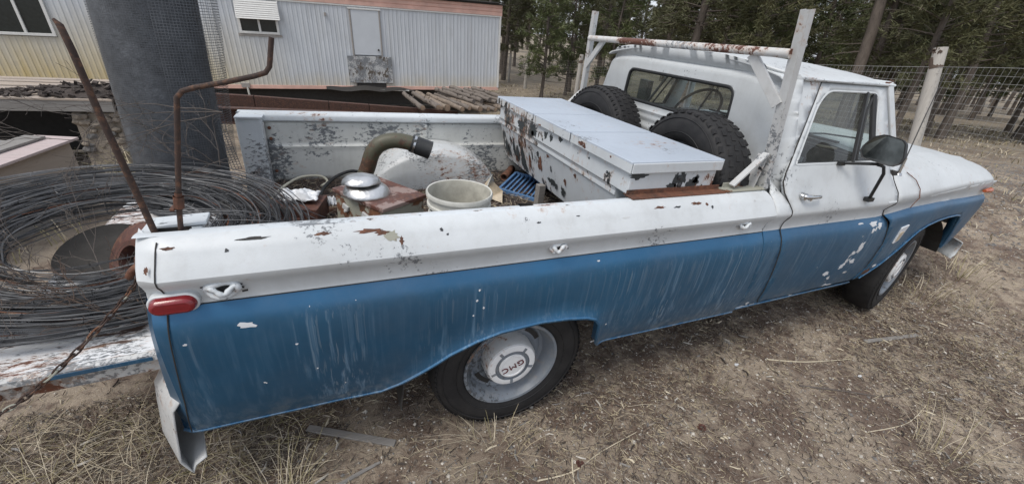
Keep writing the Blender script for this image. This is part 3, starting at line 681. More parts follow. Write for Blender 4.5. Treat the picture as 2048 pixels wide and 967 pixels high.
# side of the cab around the door: rear pillar with rocker
def cab_side(s):
    b = MB(); 
    def f(x, z):
        y = yc(z)
        d = x - 1.36 - .06 * smth((z - 1.10) / .15)
        rr = .13
        if d < rr: y -= .085 * smth((z - 1.08) / .2) * ((rr - max(0, d)) / rr) ** 2.4
        return Vector((x, s * y, z))
    outer = [(1.422, 1.722), (1.42, 1.25), (1.40, 1.22), (1.372, 1.18), (1.368, 1.10), (1.352, 1.03), (1.348, .985), (1.37, .8), (1.40, .6), (1.41, .45), (1.50, .445), (1.60, .462)] + DOOR_BACK[::-1] + [(1.690, 1.722)]
    panel(b, outer, f, lin(1.36, 1.68, .0125), CV + [1.70], mats=lambda u, v: 'blue' if v < .985 else 'white', sv=1.2, lines=[[(1.348, .985), (1.480, .985)]], flip=(s > 0), step=.025)
    # blue sculpted rear edge highlight and rocker
    b.mat('blue'); b.grid(lambda x, t: Vector((x, s * interp([0, 1, 2], [.94, .93, .86], t), interp([0, 1, 2], [.462, .445, .44], t) + .012 * (x - 1.5))), lin(1.42, 2.52, .1), [0, 1, 2])
    b.build('cab_side', truck, smooth=35, solid=.01, weld=True)
cab_side(-1); cab_side(1)
# dark gap behind the door cut
def gap(pts, yf): 
    b = MB().mat('dark'); b.tube([Vector((x, -(yf(z) - .010), z)) for x, z in resamp(pts, .03, 1, 1, False)], .006, 6); b.build('door_gap', truck)
seam('door_gap', resamp([(x + .003, z) for x, z in DOOR_BACK], .012, 1, 1, False), yc, .007, 'dark', -.0005)
m_ = MB().mat('dark'); m_.tube([Vector((x, -.742, 1.7115)) for x in lin(1.69, 2.275, .05)], .005, 6); m_.build('roof_gap', truck)
# back panel with window
def hwb(z): return interp([.9, 1.18, 1.30, 1.41, 1.6, 1.68, 1.735], [.90, .89, .885, .862, .80, .772, .752], z)
def fback(y, z):
    d = hwb(z) - abs(y); x = 1.405
    if d < .13: x += .07 * (1 - sqrt(max(0, 1 - ((.13 - max(0, d)) / .13) ** 2)))
    # pressed ridges
    x -= .010 * math.exp(-((z - 1.375) / .012) ** 2) * smth((.62 - abs(y)) / .05)
    x -= .010 * math.exp(-((z - 1.335) / .012) ** 2) * smth((.66 - abs(y)) / .05)
    x -= .012 * math.exp(-((z - 1.270) / .016) ** 2) * smth((.80 - abs(y)) / .05)
    zr = 1.695 - .06 * (abs(y) / .78) ** 6
    x += .018 * smth((z - zr) / .02); x -= .045 * smth((z - 1.715) / .05)
    return Vector((x, y, z))
BW = rounded([(-.49, 1.425), (.49, 1.425), (.475, 1.628), (-.475, 1.628)], .055)
b = MB().mat('white')
zt = [.95, 1.0, 1.1, 1.18] + lin(1.24, 1.74, .0125)
outer = [(-hwb(z), z) for z in (.95, 1.1, 1.18, 1.30, 1.41, 1.5, 1.6, 1.68, 1.735)]
top = [(y, 1.735 + .062 * (1 - (abs(y) / .76) ** 3)) for y in lin(-.72, .72, .06)]
outer = outer + top + [(-y, z) for y, z in outer[::-1]]
panel(b, outer, fback, lin(-.88, .88, .03), zt, holes=[BW], mats=lambda u, v: 'white', step=.03)
bp = b.build('cab_back', truck, smooth=50, solid=.012, weld=True)
t = MB().mat('black'); t.tube([fback(*p) + Vector((-.004, 0, 0)) for p in resamp(BW, .03, 1, 1)], .012, 8, closed=True); t.build('window_gasket', bp, smooth=60)
g = MB().mat('glass'); panel(g, BW, lambda y, z: Vector((1.412, y, z)), lin(-.4, .4, .2), [1.5, 1.6], step=.1); g.build('rear_window_glass', bp)
# roof
def froof(u, v):      # u along x, v across -1..1
    w = interp([1.38, 1.5, 2.1, 2.30, 2.36], [.755, .748, .742, .735, .715], u); y = v * w
    crown = .072 * (1 - abs(v) ** 2.6); z = 1.727 + crown
    z -= .030 * smth((u - 2.0) / .36) * (1 - .6 * abs(v)) 
    z -= .012 * smth((1.45 - u) / .08)
    x = u + (.035 * (1 - abs(v) ** 2) if u > 2.1 else 0)
    if abs(v) > .965: z -= .006
    return Vector((x, y, z))
b = MB().mat('white')
vv = [-1, -.985, -.965, -.93, -.88, -.8] + lin(-.7, .7, .1) + [.8, .88, .93, .965, .985, 1]
b.grid(froof, [1.375, 1.385, 1.40, 1.44, 1.5, 1.6, 1.7, 1.8, 1.9, 2.0, 2.1, 2.2, 2.26, 2.31, 2.335], vv)
rf = b.build('roof', truck, smooth=50, solid=.012)
for s in (-1, 1):
    r = MB().mat('rail'); r.tube([Vector((x, s * interp([1.40, 1.5, 2.1, 2.34], [.742, .752, .748, .742], x), 1.717)) for x in lin(1.42, 2.33, .06)], .009, 6); r.build('drip_rail', rf, smooth=60)
k = MB().mat('rust'); k.box((2.325, -.72, 1.733), (.03, .02, .016), (.2, .3, .4)); k.box((2.28, -.735, 1.728), (.05, .012, .01)); k.build('rust_flake', rf)
# front pillars, windshield, inner door frames
b = MB().mat('white')
for s in (-1, 1):
    b.bar((2.43, s * .87, 1.30), (2.285, s * .728, 1.725), .035, .05, (1, 0, 0))
b.bar((2.305, -.73, 1.722), (2.305, .73, 1.722), .04, .03)
b.build('windshield_frame', truck, bevel=.006)
g = MB().mat('glass'); g.grid(lambda y, z: Vector((2.44 - (z - 1.30) * .33 + .03 * (1 - (y / .85) ** 2), y * (1 - (z - 1.3) * .32), z)), lin(-.86, .86, .2), lin(1.30, 1.72, .1)); g.build('windshield_glass', truck, smooth=60)
# interior
b = MB().mat('seat'); b.box((1.72, 0, .98), (.5, 1.5, .16)); b.box((1.52, 0, 1.17), (.13, 1.5, .38), (0, -.18, 0)); b.build('bench_seat', truck, bevel=.03)
b = MB().mat('dash'); b.box((2.32, 0, 1.19), (.22, 1.62, .2), (0, .12, 0)); b.box((2.38, 0, 1.295), (.16, 1.66, .02)); b.mat('whitejunk'); b.box((2.20, .1, 1.20), (.006, 1.2, .05)); b.box((2.31, -.3, 1.312), (.09, .14, .006), (0, 0, .3)); b.mat('tan'); b.box((2.30, -.55, 1.31), (.08, .1, .01), (0, .1, .8)); b.build('dashboard', truck, bevel=.012)
b = MB().mat('dark'); b.box((1.90, 0, .55), (1.0, 1.86, .06)); b.box((2.47, 0, .85), (.05, 1.80, .8)); b.box((1.90, 0, .50), (3.9, .8, .12)); b.box((0, 0, .42), (.12, 1.5, .12)); b.build('chassis', truck)
for s in (-1, 1):
    b = MB().mat('dash'); b.grid(lambda x, z: Vector((x, s * (yc(z) - .05), z)), lin(1.46, 2.40, .2), [.60, .9, 1.1, 1.29]); b.build('door_lining', truck, solid=.01)
b = MB().mat('black')
c = Vector((2.02, .36, 1.36)); ax = Vector((-.78, 0, .62)).normalized(); u = ax.cross(Vector((0, 1, 0))).normalized(); v = Vector((0, 1, 0))
b.tube([c + (u * cos(t) + v * sin(t)) * .205 for t in np.linspace(0, 2 * pi, 40)[:-1]], .0115, 8, closed=True)
for t in (.2, pi - .2, -pi / 2): b.tube([c - ax * .03, c + (u * sin(t) + v * cos(t)) * .2], .009, 6)
b.tube([c - ax * .02, c - ax * .35], .022, 10)
b.build('steering_wheel', truck, smooth=60)
b = MB().mat('black')
for y0 in (-.5, .05): b.tube([(2.50, y0 + .28, 1.318), (2.47, y0 + .1, 1.36), (2.455, y0 - .15, 1.385)], .006, 6)
b.build('wiper', truck, smooth=60)

# ---- front fender, hood, nose
ARCH_F = [(2.575, .50), (2.64, .546), (2.72, .615), (2.815, .705), (2.88, .775), (2.955, .838), (3.05, .872), (3.173, .892), (3.32, .900), (3.476, .896), (3.56, .885), (3.60, .862), (3.66, .74), (3.70, .62), (3.70, .575)]
def hood_top(x): return interp([2.33, 2.6, 3.0, 3.5, 3.9, 4.08], [1.335, 1.337, 1.330, 1.290, 1.238, 1.200], x)
def zcr(x): return interp([2.3, 2.7, 3.3, 3.8, 4.1], [1.080, 1.098, 1.125, 1.130, 1.112], x)
def yf_(x, z):
    zc_ = zcr(x); zb = zblue(x)
    zz = [.40, .50, .60, .72, .84, zb - .10, zb - .05, zb - .02, zb - .006, zb, zb + .02, zb + .045, zc_ - .015, zc_]
    yy = [.930, .958, .978, .99, .996, 1.0, .998, .990, .974, .966, .964, .970, .985, .990]
    return interp(zz, yy, z) * plan(x)
def fender(s):
    b = MB(); f = lambda x, z: Vector((x + (.0 if x < 3.9 else 0), s * yf_(x, z), z))
    xs = [2.50, 2.7, 2.9, 3.1, 3.3, 3.5, 3.7, 3.85, 3.95]
    back = DOOR_FRONT[:8]
    back = [(x + .006, z) for x, z in back if z < 1.07]
    topl = [(x, zcr(x)) for x in [2.46] + xs[1:] + [3.99]]
    front = [(3.985, 1.06), (3.965, 1.0), (3.955, .95), (3.945, .88), (3.90, .76), (3.83, .62), (3.79, .565)]
    outer = back[::1] + topl + front + ARCH_F[::-1]
    panel(b, outer, f, lin(2.5, 3.95, .05), [.55, .6, .66, .72, .78, .84, .88, .92, .95, .97, .985, 1.0, 1.012, 1.024, 1.036, 1.05, 1.065, 1.08, 1.1], mats=lambda u, v: 'blue' if v < zblue(u) else 'white', sv=1.5, lines=[[(x, zblue(x)) for x in (2.425, 2.5, 2.6, 2.7, 2.9, 3.1, 3.3, 3.5, 3.7, 3.85, 3.968)]], flip=(s > 0), step=.03)
    b.mat('blue'); lip = resamp(ARCH_F, .04, 1, 1, False); b.tube([f(x, z) for x, z in lip], .007, 6)
    b.grid(lambda u, v: f(*lip[int(u)]) + Vector((0, -s * v, .003)), list(range(len(lip))), [0, .02, .05])
    fo = b.build('front_fender', truck, smooth=35, solid=.004, weld=True)
    w = MB().mat('dark'); w.grid(lambda a, y: Vector((3.2 + cos(a) * .50, s * y, .42 + sin(a) * .47)), lin(.25, pi - .1, .2), [.45, .6, .75, .90]); w.grid(lambda x, z: Vector((x, s * .45, z)), [2.6, 3.2, 3.75], [.62, .8, 1.1]); w.build('inner_fender', fo)
    return fo
fn = fender(-1); fender(1)
fflake(2.60, .555, .09, .06, 'rust', 3); fflake(2.585, .548, .045, .03, 'dark', 4); fflake(2.64, .60, .05, .03, 'whitejunk', 5)
def hood():
    b = MB().mat('white')
    def f(x, v):
        zt = hood_top(x); ze = zcr(x); w = .990 * plan(x) * (1 if x < 3.9 else 1 - .25 * (x - 3.9))
        a = abs(v); k = interp([0, .3, .5, .62, .72, .80, .86, .91, .95, .98, 1.0], [1, .985, .95, .91, .86, .79, .69, .55, .36, .15, 0], a)
        z = ze + (zt - ze) * k + .008 * math.exp(-((a - .70) / .02) ** 2)
        return Vector((x + .10 * (1 - a ** 2) * smth((x - 3.5) / .5), v * w, z))
    us = lin(2.45, 4.0, .06) + [4.05, 4.075]
    vs = [-1, -.98, -.95, -.91, -.86, -.80, -.76, -.73, -.70, -.67, -.62] + lin(-.5, .5, .1) + [.62, .67, .70, .73, .76, .80, .86, .91, .95, .98, 1]
    b.grid(f, us, vs)
    # overhanging nose
    def g(t, v):
        p = f(4.075, v); return p + Vector((interp([0, 1, 2, 3], [0, .012, .005, -.04], t), 0, -interp([0, 1, 2, 3], [0, .02, .05, .07], t) * (.4 + .6 * (1 - abs(v) ** 4))))
    b.grid(g, [0, 1, 2, 3], vs)
    h = b.build('hood', truck, smooth=40, solid=.008, weld=True)
    c = MB().mat('white')
    def q(x, v):
        p = f(max(x, 2.45), v); p.x = x; 
        if x < 2.45: p.z += .0 * (2.45 - x)
        return p
    c.grid(q, [2.36, 2.40, 2.445], vs); c.mat('dark'); c.box((2.40, 0, hood_top(2.4) + .001), (.035, 1.1, .012)); c.build('cowl', truck, smooth=40)
    return f
hf = hood()
seam('fender_seam', resamp([(2.60, 1.24), (2.66, 1.20), (2.692, 1.15), (2.685, 1.10), (2.655, 1.06), (2.64, 1.035)], .02, 1, 1, False), lambda z: .990 if z < 1.1 else interp([1.1, 1.15, 1.2, 1.24], [.992, .968, .937, .895], z), .005, 'rust', .0005)
seam('door_front_seam', resamp([(2.37, 1.27), (2.40, 1.21), (2.452, 1.14), (2.452, 1.09), (2.40, 1.03), (2.42, .995), (2.475, .95), (2.53, .80), (2.535, .60)], .012, 1, 1, False), lambda z: yc(z), .005, 'dark', .0005)
# side trim of the blue belt line
for s in (-1,):
    b = MB().mat('dark')
    b.tube([Vector((x, s * (.9665 + .001) * plan(x), zblue(x))) for x in lin(-1.20, 1.335, .05)], .0022, 5); b.build('belt_line', truck)
# turn signal, badge, antenna
b = MB().mat('amber'); b.tube([(3.80, -.905, 1.055), (3.87, -.907, 1.058), (3.95, -.895, 1.055)], [.012, .022, .010], 8); b.build('turn_signal', truck, smooth=60)
b = MB().mat('whitejunk'); P = rounded([(2.655, .90), (2.735, .915), (2.73, .89), (2.715, .80), (2.665, .775)], .01)
b.prism(P, lambda x, z: Vector((x, -(yf_(x, z) - .002), z)), lambda x, z: Vector((x, -(yf_(x, z) + .007), z)))
b.mat('tan'); P2 = rounded([(2.67, .865), (2.71, .87), (2.70, .80), (2.675, .795)], .006); b.prism(P2, lambda x, z: Vector((x, -(yf_(x, z) + .005), z)), lambda x, z: Vector((x, -(yf_(x, z) + .010), z)))
b.build('fender_badge', truck, bevel=.002)
b = MB().mat('chrome'); b.lathe([(.022, 0), (.018, .01), (.006, .014), (.006, .05)], (2.53, -.885, 1.225), (-.05, 0, 1), 12)
b.tube([(2.53, -.885, 1.23), (2.525, -.885, 1.33)], [.011, .008], 8); b.mat('galv'); b.tube([(2.525, -.885, 1.33), (2.49, -.885, 1.55), (2.44, -.89, 1.85)], [.0035, .003, .002], 6); b.build('antenna', truck, smooth=60)
# nose: grille with lamps, bumper
b = MB().mat('rack'); b.box((3.93, 0, .90), (.04, 1.66, .36))
for i in range(5): b.mat('white'); b.box((3.965, 0, .76 + i * .07), (.02, 1.2, .025))
gr = b.build('grille', truck, bevel=.004)
for s in (-1, 1):
    for q in (.60, .78):
        k = MB().mat('chrome'); k.lathe([(.08, 0), (.082, .015), (.07, .02)], (3.95, s * q, .92), (1, 0, 0), 20); hl = k.build('headlamp', gr, smooth=50)
        k = MB().mat('glassd'); k.lathe([(.07, 0), (.06, .015), (.03, .025), (0, .028)], (3.965, s * q, .92), (1, 0, 0), 20); k.build('lens', hl, smooth=60)
b = MB().mat('rail'); 
b.grid(lambda y, t: Vector((4.06 + interp([0, 1, 2, 3], [-.04, 0, 0, -.04], t) - .55 * max(0, abs(y) - .72), y, interp([0, 1, 2, 3], [.62, .60, .50, .47], t))), [-.93, -.9, -.85, -.8, -.72, -.3, 0, .3, .72, .8, .85, .9, .93], [0, 1, 2, 3])
b.mat('rust'); b.box((3.86, -.55, .52), (.25, .08, .1)); b.box((3.86, .55, .52), (.25, .08, .1))
b.build('front_bumper', truck, smooth=50, solid=.006)
b = MB().mat('dark'); b.grid(lambda y, z: Vector((-.50 - (z - .45) * -.12, y, z)), [-.93, -.85, -.70], [.28, .34, .45]); b.build('mud_flap', truck, solid=.006)

# ---- mirror
mr = sub_empty('side_mirror', truck)
def mirror():
    o = [(1.94, -.925, 1.395), (1.945, -.925, 1.42), (1.955, -.945, 1.475), (1.975, -.985, 1.497), (1.985, -1.065, 1.488), (1.985, -1.085, 1.474), (1.98, -1.110, 1.405), (1.97, -1.108, 1.374), (1.955, -1.085, 1.354), (1.945, -.945, 1.362)]
    C0 = sum((Vector(p) for p in o), Vector()) / len(o); n = len(o)
    # backward facing normal
    nv = Vector((-1, .18, .05)).normalized()
    def sh(p, k, d): return C0 + (Vector(p) - C0) * k - nv * d
    sm = []
    for i in range(n):
        a, p, c = Vector(o[i - 1]), Vector(o[i]), Vector(o[(i + 1) % n]); sm += [p * .90 + a * .10, p * .90 + c * .10]
    b = MB().mat('black'); rings = [[sh(p, .93, -.004) for p in sm], [sh(p, 1.0, -.006) for p in sm], [sh(p, 1.0, .006) for p in sm], [sh(p, .94, .02) for p in sm], [sh(p, .7, .034) for p in sm], [sh(p, .2, .038) for p in sm]]
    N = len(sm); vs = [q for r in rings for q in r]; fs = [(i * N + k, i * N + (k + 1) % N, (i + 1) * N + (k + 1) % N, (i + 1) * N + k) for i in range(5) for k in range(N)] + [tuple(5 * N + k for k in range(N))]
    b.add(vs, fs); b.build('mirror_housing', mr, smooth=60)
    g = MB().mat('mirror'); g.add([sh(p, .935, -.002) for p in sm], [tuple(range(N))]); g.build('mirror_glass', mr)
    a = MB().mat('black'); a.tube([(1.86, -.918, 1.325), (1.92, -.96, 1.335), (1.985, -1.01, 1.345), (2.01, -1.03, 1.335), (2.02, -1.04, 1.30), (2.06, -1.02, 1.22), (2.11, -.995, 1.135)], .0085, 8)
    a.box((1.85, -.912, 1.322), (.045, .02, .02)); a.box((2.12, -.990, 1.128), (.05, .03, .022)); a.lathe([(.014, -.01), (.014, .015)], (1.99, -1.02, 1.345), (0, 0, 1), 8)
    a.build('mirror_arm', mr, smooth=50)
mirror()
mr2 = sub_empty('side_mirror', truck)
b = MB().mat('black'); b.box((2.06, 1.06, 1.40), (.05, .17, .20), (0, 0, -.2)); b.tube([(1.99, .91, 1.30), (2.06, 1.02, 1.30), (2.08, 1.05, 1.34)], .008, 6); b.build('mirror_housing', mr2, bevel=.02)
b = MB().mat('mirror'); b.box((2.032, 1.055, 1.40), (.004, .15, .18), (0, 0, -.2)); b.build('mirror_glass', mr2, bevel=.01)

# ---- wheels
def tyre_mesh(b, c, ax, R=.385, w=.20, rin=.215, lugs=64, lug_h=.010, tread='block'):
    ax = Vector(ax).normalized(); h = w / 2
    prof = [(rin, -h * .78), (rin + .02, -h * .92), (rin + .045, -h), (rin + (R - rin) * .55, -h * 1.04), (R - .035, -h * .97), (R - .014, -h * .84), (R - .004, -h * .62), (R, -h * .3), (R, h * .3), (R - .004, h * .62), (R - .014, h * .84), (R - .035, h * .97), (rin + (R - rin) * .55, h * 1.04), (rin + .045, h), (rin + .02, h * .92), (rin, h * .78)]
    b.mat('rubber'); b.lathe(prof, c, ax, 72)
    u = ax.cross(Vector((0, 0, 1)) if abs(ax.z) < .9 else Vector((1, 0, 0))).normalized(); v = ax.cross(u); c = Vector(c)
    # sidewall rings
    for s in (-1, 1):
        for rr in (rin + .05, R - .045): b.tube([c + ax * s * h * 1.015 + (u * cos(t) + v * sin(t)) * rr for t in np.linspace(0, 2 * pi, 49)[:-1]], .0025, 4, closed=True)
    # tread blocks
    for k in range(lugs):
        t = 2 * pi * k / lugs
        rows = ((-.80, .26, .25), (-.42, .26, .6), (0, .26, .1), (.42, .26, .6), (.80, .26, .25)) if tread == 'block' else ((-.72, .44, 0), (.72, .44, .5), (-.2, .22, .25), (.2, .22, .75))
        for (a, wd, ph) in rows:
            tt = t + ph * 2 * pi / lugs; rad = u * cos(tt) + v * sin(tt); tan = ax.cross(rad)
            r0 = R - .006 - (.012 if abs(a) > .7 else 0); L = 2 * pi * R / lugs * (.66 if tread == 'block' else .6)
            p = c + ax * a * h; lean = Vector(ax) * (-.28 if a > 0 else .28) * (1 if abs(a) > .3 else 0)
            A = ax * wd * h * .5; T = tan * L * .5 + ax * (.10 * L * (1 if a > 0 else -1))
            dn = rad * r0; upv = rad * (r0 + lug_h) - (ax * 0)
            q = [p + dn - A - T, p + dn + A - T, p + dn + A + T, p + dn - A + T, p + upv - A * .9 - T * .85, p + upv + A * .9 - T * .85, p + upv + A * .9 + T * .85, p + upv - A * .9 + T * .85]
            b.add(q, [(4, 5, 6, 7), (0, 1, 5, 4), (1, 2, 6, 5), (2, 3, 7, 6), (3, 0, 4, 7)])
def wheel(c, s, letters, steer=0.0):
    e = sub_empty('wheel', truck); ax = Vector((sin(steer), s * cos(steer), 0)); c = Vector(c)
    b = MB(); tyre_mesh(b, c, ax, R=.385, w=.19, rin=.225, lugs=80, lug_h=.004, tread='rib'); b.build('tyre', e, smooth=40)
    b = MB().mat('rim'); b.lathe([(.232, .082), (.240, .088), (.238, .094), (.226, .092), (.214, .070), (.203, .036), (.196, .018), (.180, .010), (.170, .018), (.152, .022), (.128, .008), (.10, .005)], c, ax, 48)
    b.mat('dark'); u = ax.cross(Vector((0, 0, 1))).normalized(); v = ax.cross(u)
    for k in range(4):
        t = .5 + k * pi / 2 + .25; 
        arc = [c + ax * .0225 + (u * cos(t + a) + v * sin(t + a)) * r for r, a in [(.182, x) for x in np.linspace(-.3, .3, 7)] + [(.158, x) for x in np.linspace(.3, -.3, 7)]]
        b.add(arc, [tuple(range(14))])
    b.lathe([(.225, -.08), (.225, .02)], c, ax, 32)
    b.build('rim', e, smooth=40)
    b = MB().mat('rack'); b.lathe([(.131, .006), (.129, .072), (.122, .085)], c, ax, 40); b.mat('cap'); b.lathe([(.122, .083), (.118, .092), (.106, .096), (.088, .096)], c, ax, 40)
    b.mat('rim'); b.lathe([(.090, .096), (.088, .089), (.070, .089), (.068, .096)], c, ax, 40)
    for k in range(5):
        t = .35 + 2 * pi * k / 5; p = c + ax * .0935 + (u * cos(t) + v * sin(t)) * .098; rad = (u * cos(t) + v * sin(t)); b.bar(p - rad * .012, p + rad * .012, .014, .008, ax)
    b.mat('cap'); b.lathe([(.069, .094), (.066, .100), (.058, .101), (.056, .097), (.03, .0985), (0, .099)], c, ax, 40)
    hc = b.build('hub_cap', e, smooth=40)
    if letters:
        cu = bpy.data.curves.new('gmc', 'FONT'); cu.body = 'GMC'; cu.size = .042; cu.extrude = .0012; cu.align_x = 'CENTER'; cu.align_y = 'CENTER'; cu.space_character = 1.08
        tmp = bpy.data.objects.new('tmp', cu); me = bpy.data.meshes.new_from_object(tmp)
        ex = Matrix.Rotation(radians(letters), 4, 'Z') @ Matrix.Diagonal((1.25, 1.05, 1, 1))
        # text plane: X right (+x world), Y up (z world), facing -y
        R = Matrix(((1, 0, 0, 0), (0, 0, -1, 0), (0, 1, 0, 0), (0, 0, 0, 1)))
        R4 = Matrix.Translation(c + Vector((0, -.1005, 0))) @ R @ ex
        me.transform(R4); t = MB().mat('redtxt'); t.add([tuple(q.co) for q in me.vertices], [tuple(p.vertices) for p in me.polygons]); t.build('lettering', e)
        bpy.data.objects.remove(tmp); bpy.data.meshes.remove(me)
wheel((0.0, -.83, .385), -1, 203); wheel((0.0, .83, .385), 1, None)
wheel((3.225, -.80, .44), -1, None, 0.21); wheel((3.235, .80, .40), 1, None)

# ---- ladder rack (bolted on)
rk = sub_empty('ladder_rack', truck)
def chan(a, b_, w=.045, d=.03, up=(1, 0, 0), mat='rack'):
    m = MB().mat(mat); m.bar(a, b_, w, .004, up); a = Vector(a); b2 = Vector(b_); dd = (b2 - a).normalized(); sx = dd.cross(Vector(up)).normalized(); sz = sx.cross(dd)
    for s in (-1, 1): m.bar(a + sx * s * (w / 2) + sz * d / 2, b2 + sx * s * (w / 2) + sz * d / 2, .004, d, up)
    return m
chan((1.335, -.868, 1.190), (1.185, -.868, 1.985), .040, .032, (1, 0, 0)).build('post', rk)
chan((1.27, .90, 1.19), (1.205, .80, 1.975), .040, .032, (1, 0, 0)).build('post', rk)
m = MB().mat('rackpipe'); m.tube([(1.208, y, 1.806 - .012 * (y / .85)) for y in (.80, .4, 0, -.4, -.86)], .0200, 14); m.build('crossbar', rk, smooth=50)
chan((1.212, -.66, 1.80), (1.245, -.855, 1.60), .045, .012, (1, 0, 0)).build('brace', rk); chan((1.215, .62, 1.795), (1.235, .84, 1.60), .045, .012, (1, 0, 0)).build('brace', rk)
m = MB().mat('rack'); m.bar((1.12, -.868, 1.215), (1.29, -.868, 1.375), .012, .032, (0, 1, 0)); m.bar((1.285, -.84, 1.19), (1.30, -.845, 1.36), .004, .06, (0, 1, 0)); m.build('foot_brace', rk, bevel=.003)
m = MB().mat('rack'); m.bar((1.05, .895, 1.20), (1.25, .88, 1.40), .012, .032, (0, 1, 0)); m.build('foot_brace', rk, bevel=.003)
m = MB().mat('rustpaint'); m.box((1.20, -.868, 1.1945), (.27, .062, .008)); m.box((1.15, -.842, 1.207), (.12, .006, .03)); m.build('base_plate', rk, bevel=.003)
m = MB().mat('rustpaint'); m.box((1.17, .87, 1.1945), (.25, .06, .008)); m.build('base_plate', rk, bevel=.003)

# ---- sagging rusty chain from the tail corner across the open tailgate
ch = MB().mat('rustpaint')
A = [Vector((-1.245, -.86, 1.055)), Vector((-1.30, -.90, .985)), Vector((-1.42, -.98, .87)), Vector((-1.55, -1.02, .77)), Vector((-1.66, -1.0, .72)), Vector((-1.74, -.90, .70))]
def bez(P, n):
    out = []
    for k in range(n):
        t = k / (n - 1) * (len(P) - 1); i = min(int(t), len(P) - 2); u = t - i; p0 = P[max(i - 1, 0)]; p1 = P[i]; p2 = P[i + 1]; p3 = P[min(i + 2, len(P) - 1)]
        out.append(.5 * ((2 * p1) + (p2 - p0) * u + (2 * p0 - 5 * p1 + 4 * p2 - p3) * u * u + (3 * p1 - p0 - 3 * p2 + p3) * u ** 3))
    return out
pts = bez(A, 34)
for i in range(33):
    p, q = pts[i], pts[i + 1]; d = (q - p); L = d.length; d.normalize(); side = d.cross(Vector((0, 0, 1))).normalized(); w = side if i % 2 else d.cross(side).normalized(); c0 = (p + q) / 2
    ch.mat('rod' if i % 5 else 'rustpaint'); ch.tube([c0 + d * cos(t) * L * .78 + w * sin(t) * .0065 for t in np.linspace(0, 2 * pi, 13)[:-1]], .0027, 5, closed=True)
ch.build('tailgate_chain', truck, smooth=60)
m = MB().mat('rust'); m.box((-1.245, -.80, 1.06), (.06, .05, .05), (.2, .3, 0)); m.tube([(-1.24, -.83, 1.08), (-1.27, -.86, 1.06), (-1.29, -.84, 1.03)], .012, 7); m.build('tailgate_latch', truck, bevel=.006)
# ================================================================== terrain
def hg(x, y):
    s = smth((x - 2) / 6.0); base = .55 * s - .07 * min(13.0, max(0.0, y - .5))
    if y < -2.5: base -= .03 * min(6, -y - 2.5)
    return base
def hgn(x, y):
    d = max(abs(x), abs(y)); n = .022 * nz(x * 1.3, y * 1.3) + .010 * nz(x * 4.1, y * 4.1, 2)
    if d < 9: n += .006 * nz(x * 11, y * 11, 5)
    else: n += min(.25, (d - 9) * .015) * nz(x * .12, y * .12, 9)
    return hg(x, y) + n
def axis_coords(a, b, step, far, lo):
    c = lin(a, b, step); s = step; x = b
    while x < far: s *= 1.16; x += s; c.append(x)
    s = step; x = a
    while x > lo: s *= 1.16; x -= s; c.insert(0, x)
    return c
GX = axis_coords(-2.6, 8.0, .045, 420, -420); GY = axis_coords(-2.4, 1.0, .045, 420, -420)
b = MB().mat('ground'); b.grid(lambda x, y: (x, y, hgn(x, y)), GX, GY)
g = b.build('ground', smooth=180); tag(g, kind='structure')

def needle_stuff(name, n, region, Lr, wr, mats, seed, zoff=.004, lift=.02, dens=None):
    rs = np.random.RandomState(seed); b = MB(); k = 0
    while k < n:
        x, y = region(rs)
        if dens is not None and rs.rand() > dens(x, y): 
            k += 1; continue
        a = rs.rand() * 2 * pi; L = rs.uniform(*Lr); w = rs.uniform(*wr); z = hgn(x, y) + zoff; t1 = rs.uniform(0, lift)
        dx, dy = cos(a) * L / 2, sin(a) * L / 2; px, py = -sin(a) * w / 2, cos(a) * w / 2; bx, by = -sin(a) * L * rs.uniform(-.22, .22), cos(a) * L * rs.uniform(-.22, .22)
        b.mat(mats[rs.randint(len(mats))])
        zz = (z, z + t1 * rs.rand() * .6 + w * .4, z + t1 * rs.rand())
        vs = []
        for i, (q, s_) in enumerate(((-1, 0), (0, 1), (1, 0))):
            cx, cy = x + dx * q + bx * s_, y + dy * q + by * s_; ww = 1 if i == 1 else .55
            vs += [(cx + px * ww, cy + py * ww, zz[i]), (cx - px * ww, cy - py * ww, zz[i]), (cx, cy, zz[i] + w * .6)]
        b.add(vs, [(0, 3, 5, 2), (2, 5, 4, 1), (3, 6, 8, 5), (5, 8, 7, 4)]); k += 1
    o = b.build(name); tag(o, kind='stuff'); return o
def region_near(rs):
    x = rs.uniform(-2.2, 4.2) if rs.rand() < .8 else rs.uniform(3, 8); y = rs.uniform(-2.1, -.2) if rs.rand() < .86 else rs.uniform(-.4, 1.5)
    return x, y
cl = lambda x, y: .35 + .65 * smth(.5 + 2.2 * nz(x * 1.1 + 5, y * 1.1))
o = needle_stuff('pine_litter', 90000, region_near, (.014, .045), (.0018, .0046), ['needle', 'needle', 'needle2', 'needle2', 'straw', 'straw', 'char', 'twig'], 3, dens=cl); tag(o, 'brown pine needles, bark bits and chopped straw strewn over the dirt')
o = needle_stuff('loose_straw', 1800, region_near, (.05, .18), (.0014, .0028), ['straw', 'straw2', 'twig', 'needle2'], 5, lift=.04, dens=cl); tag(o, 'longer pale straws and thin twigs lying on the dirt')
o = needle_stuff('wood_chips', 1500, region_near, (.02, .07), (.005, .013), ['greywood', 'straw2', 'needle2', 'stone', 'needle', 'char'], 19, lift=.015, dens=cl); tag(o, 'small wood chips and bark flakes scattered over the dirt')
o = needle_stuff('matted_straw', 800, lambda r: (r.uniform(-2.2, -.95), r.uniform(-1.3, -.35)), (.08, .34), (.0018, .0034), ['straw', 'straw2', 'straw2', 'strawg', 'needle2'], 15, lift=.06); tag(o, 'matted long pale grass stems under the lowered tailgate')
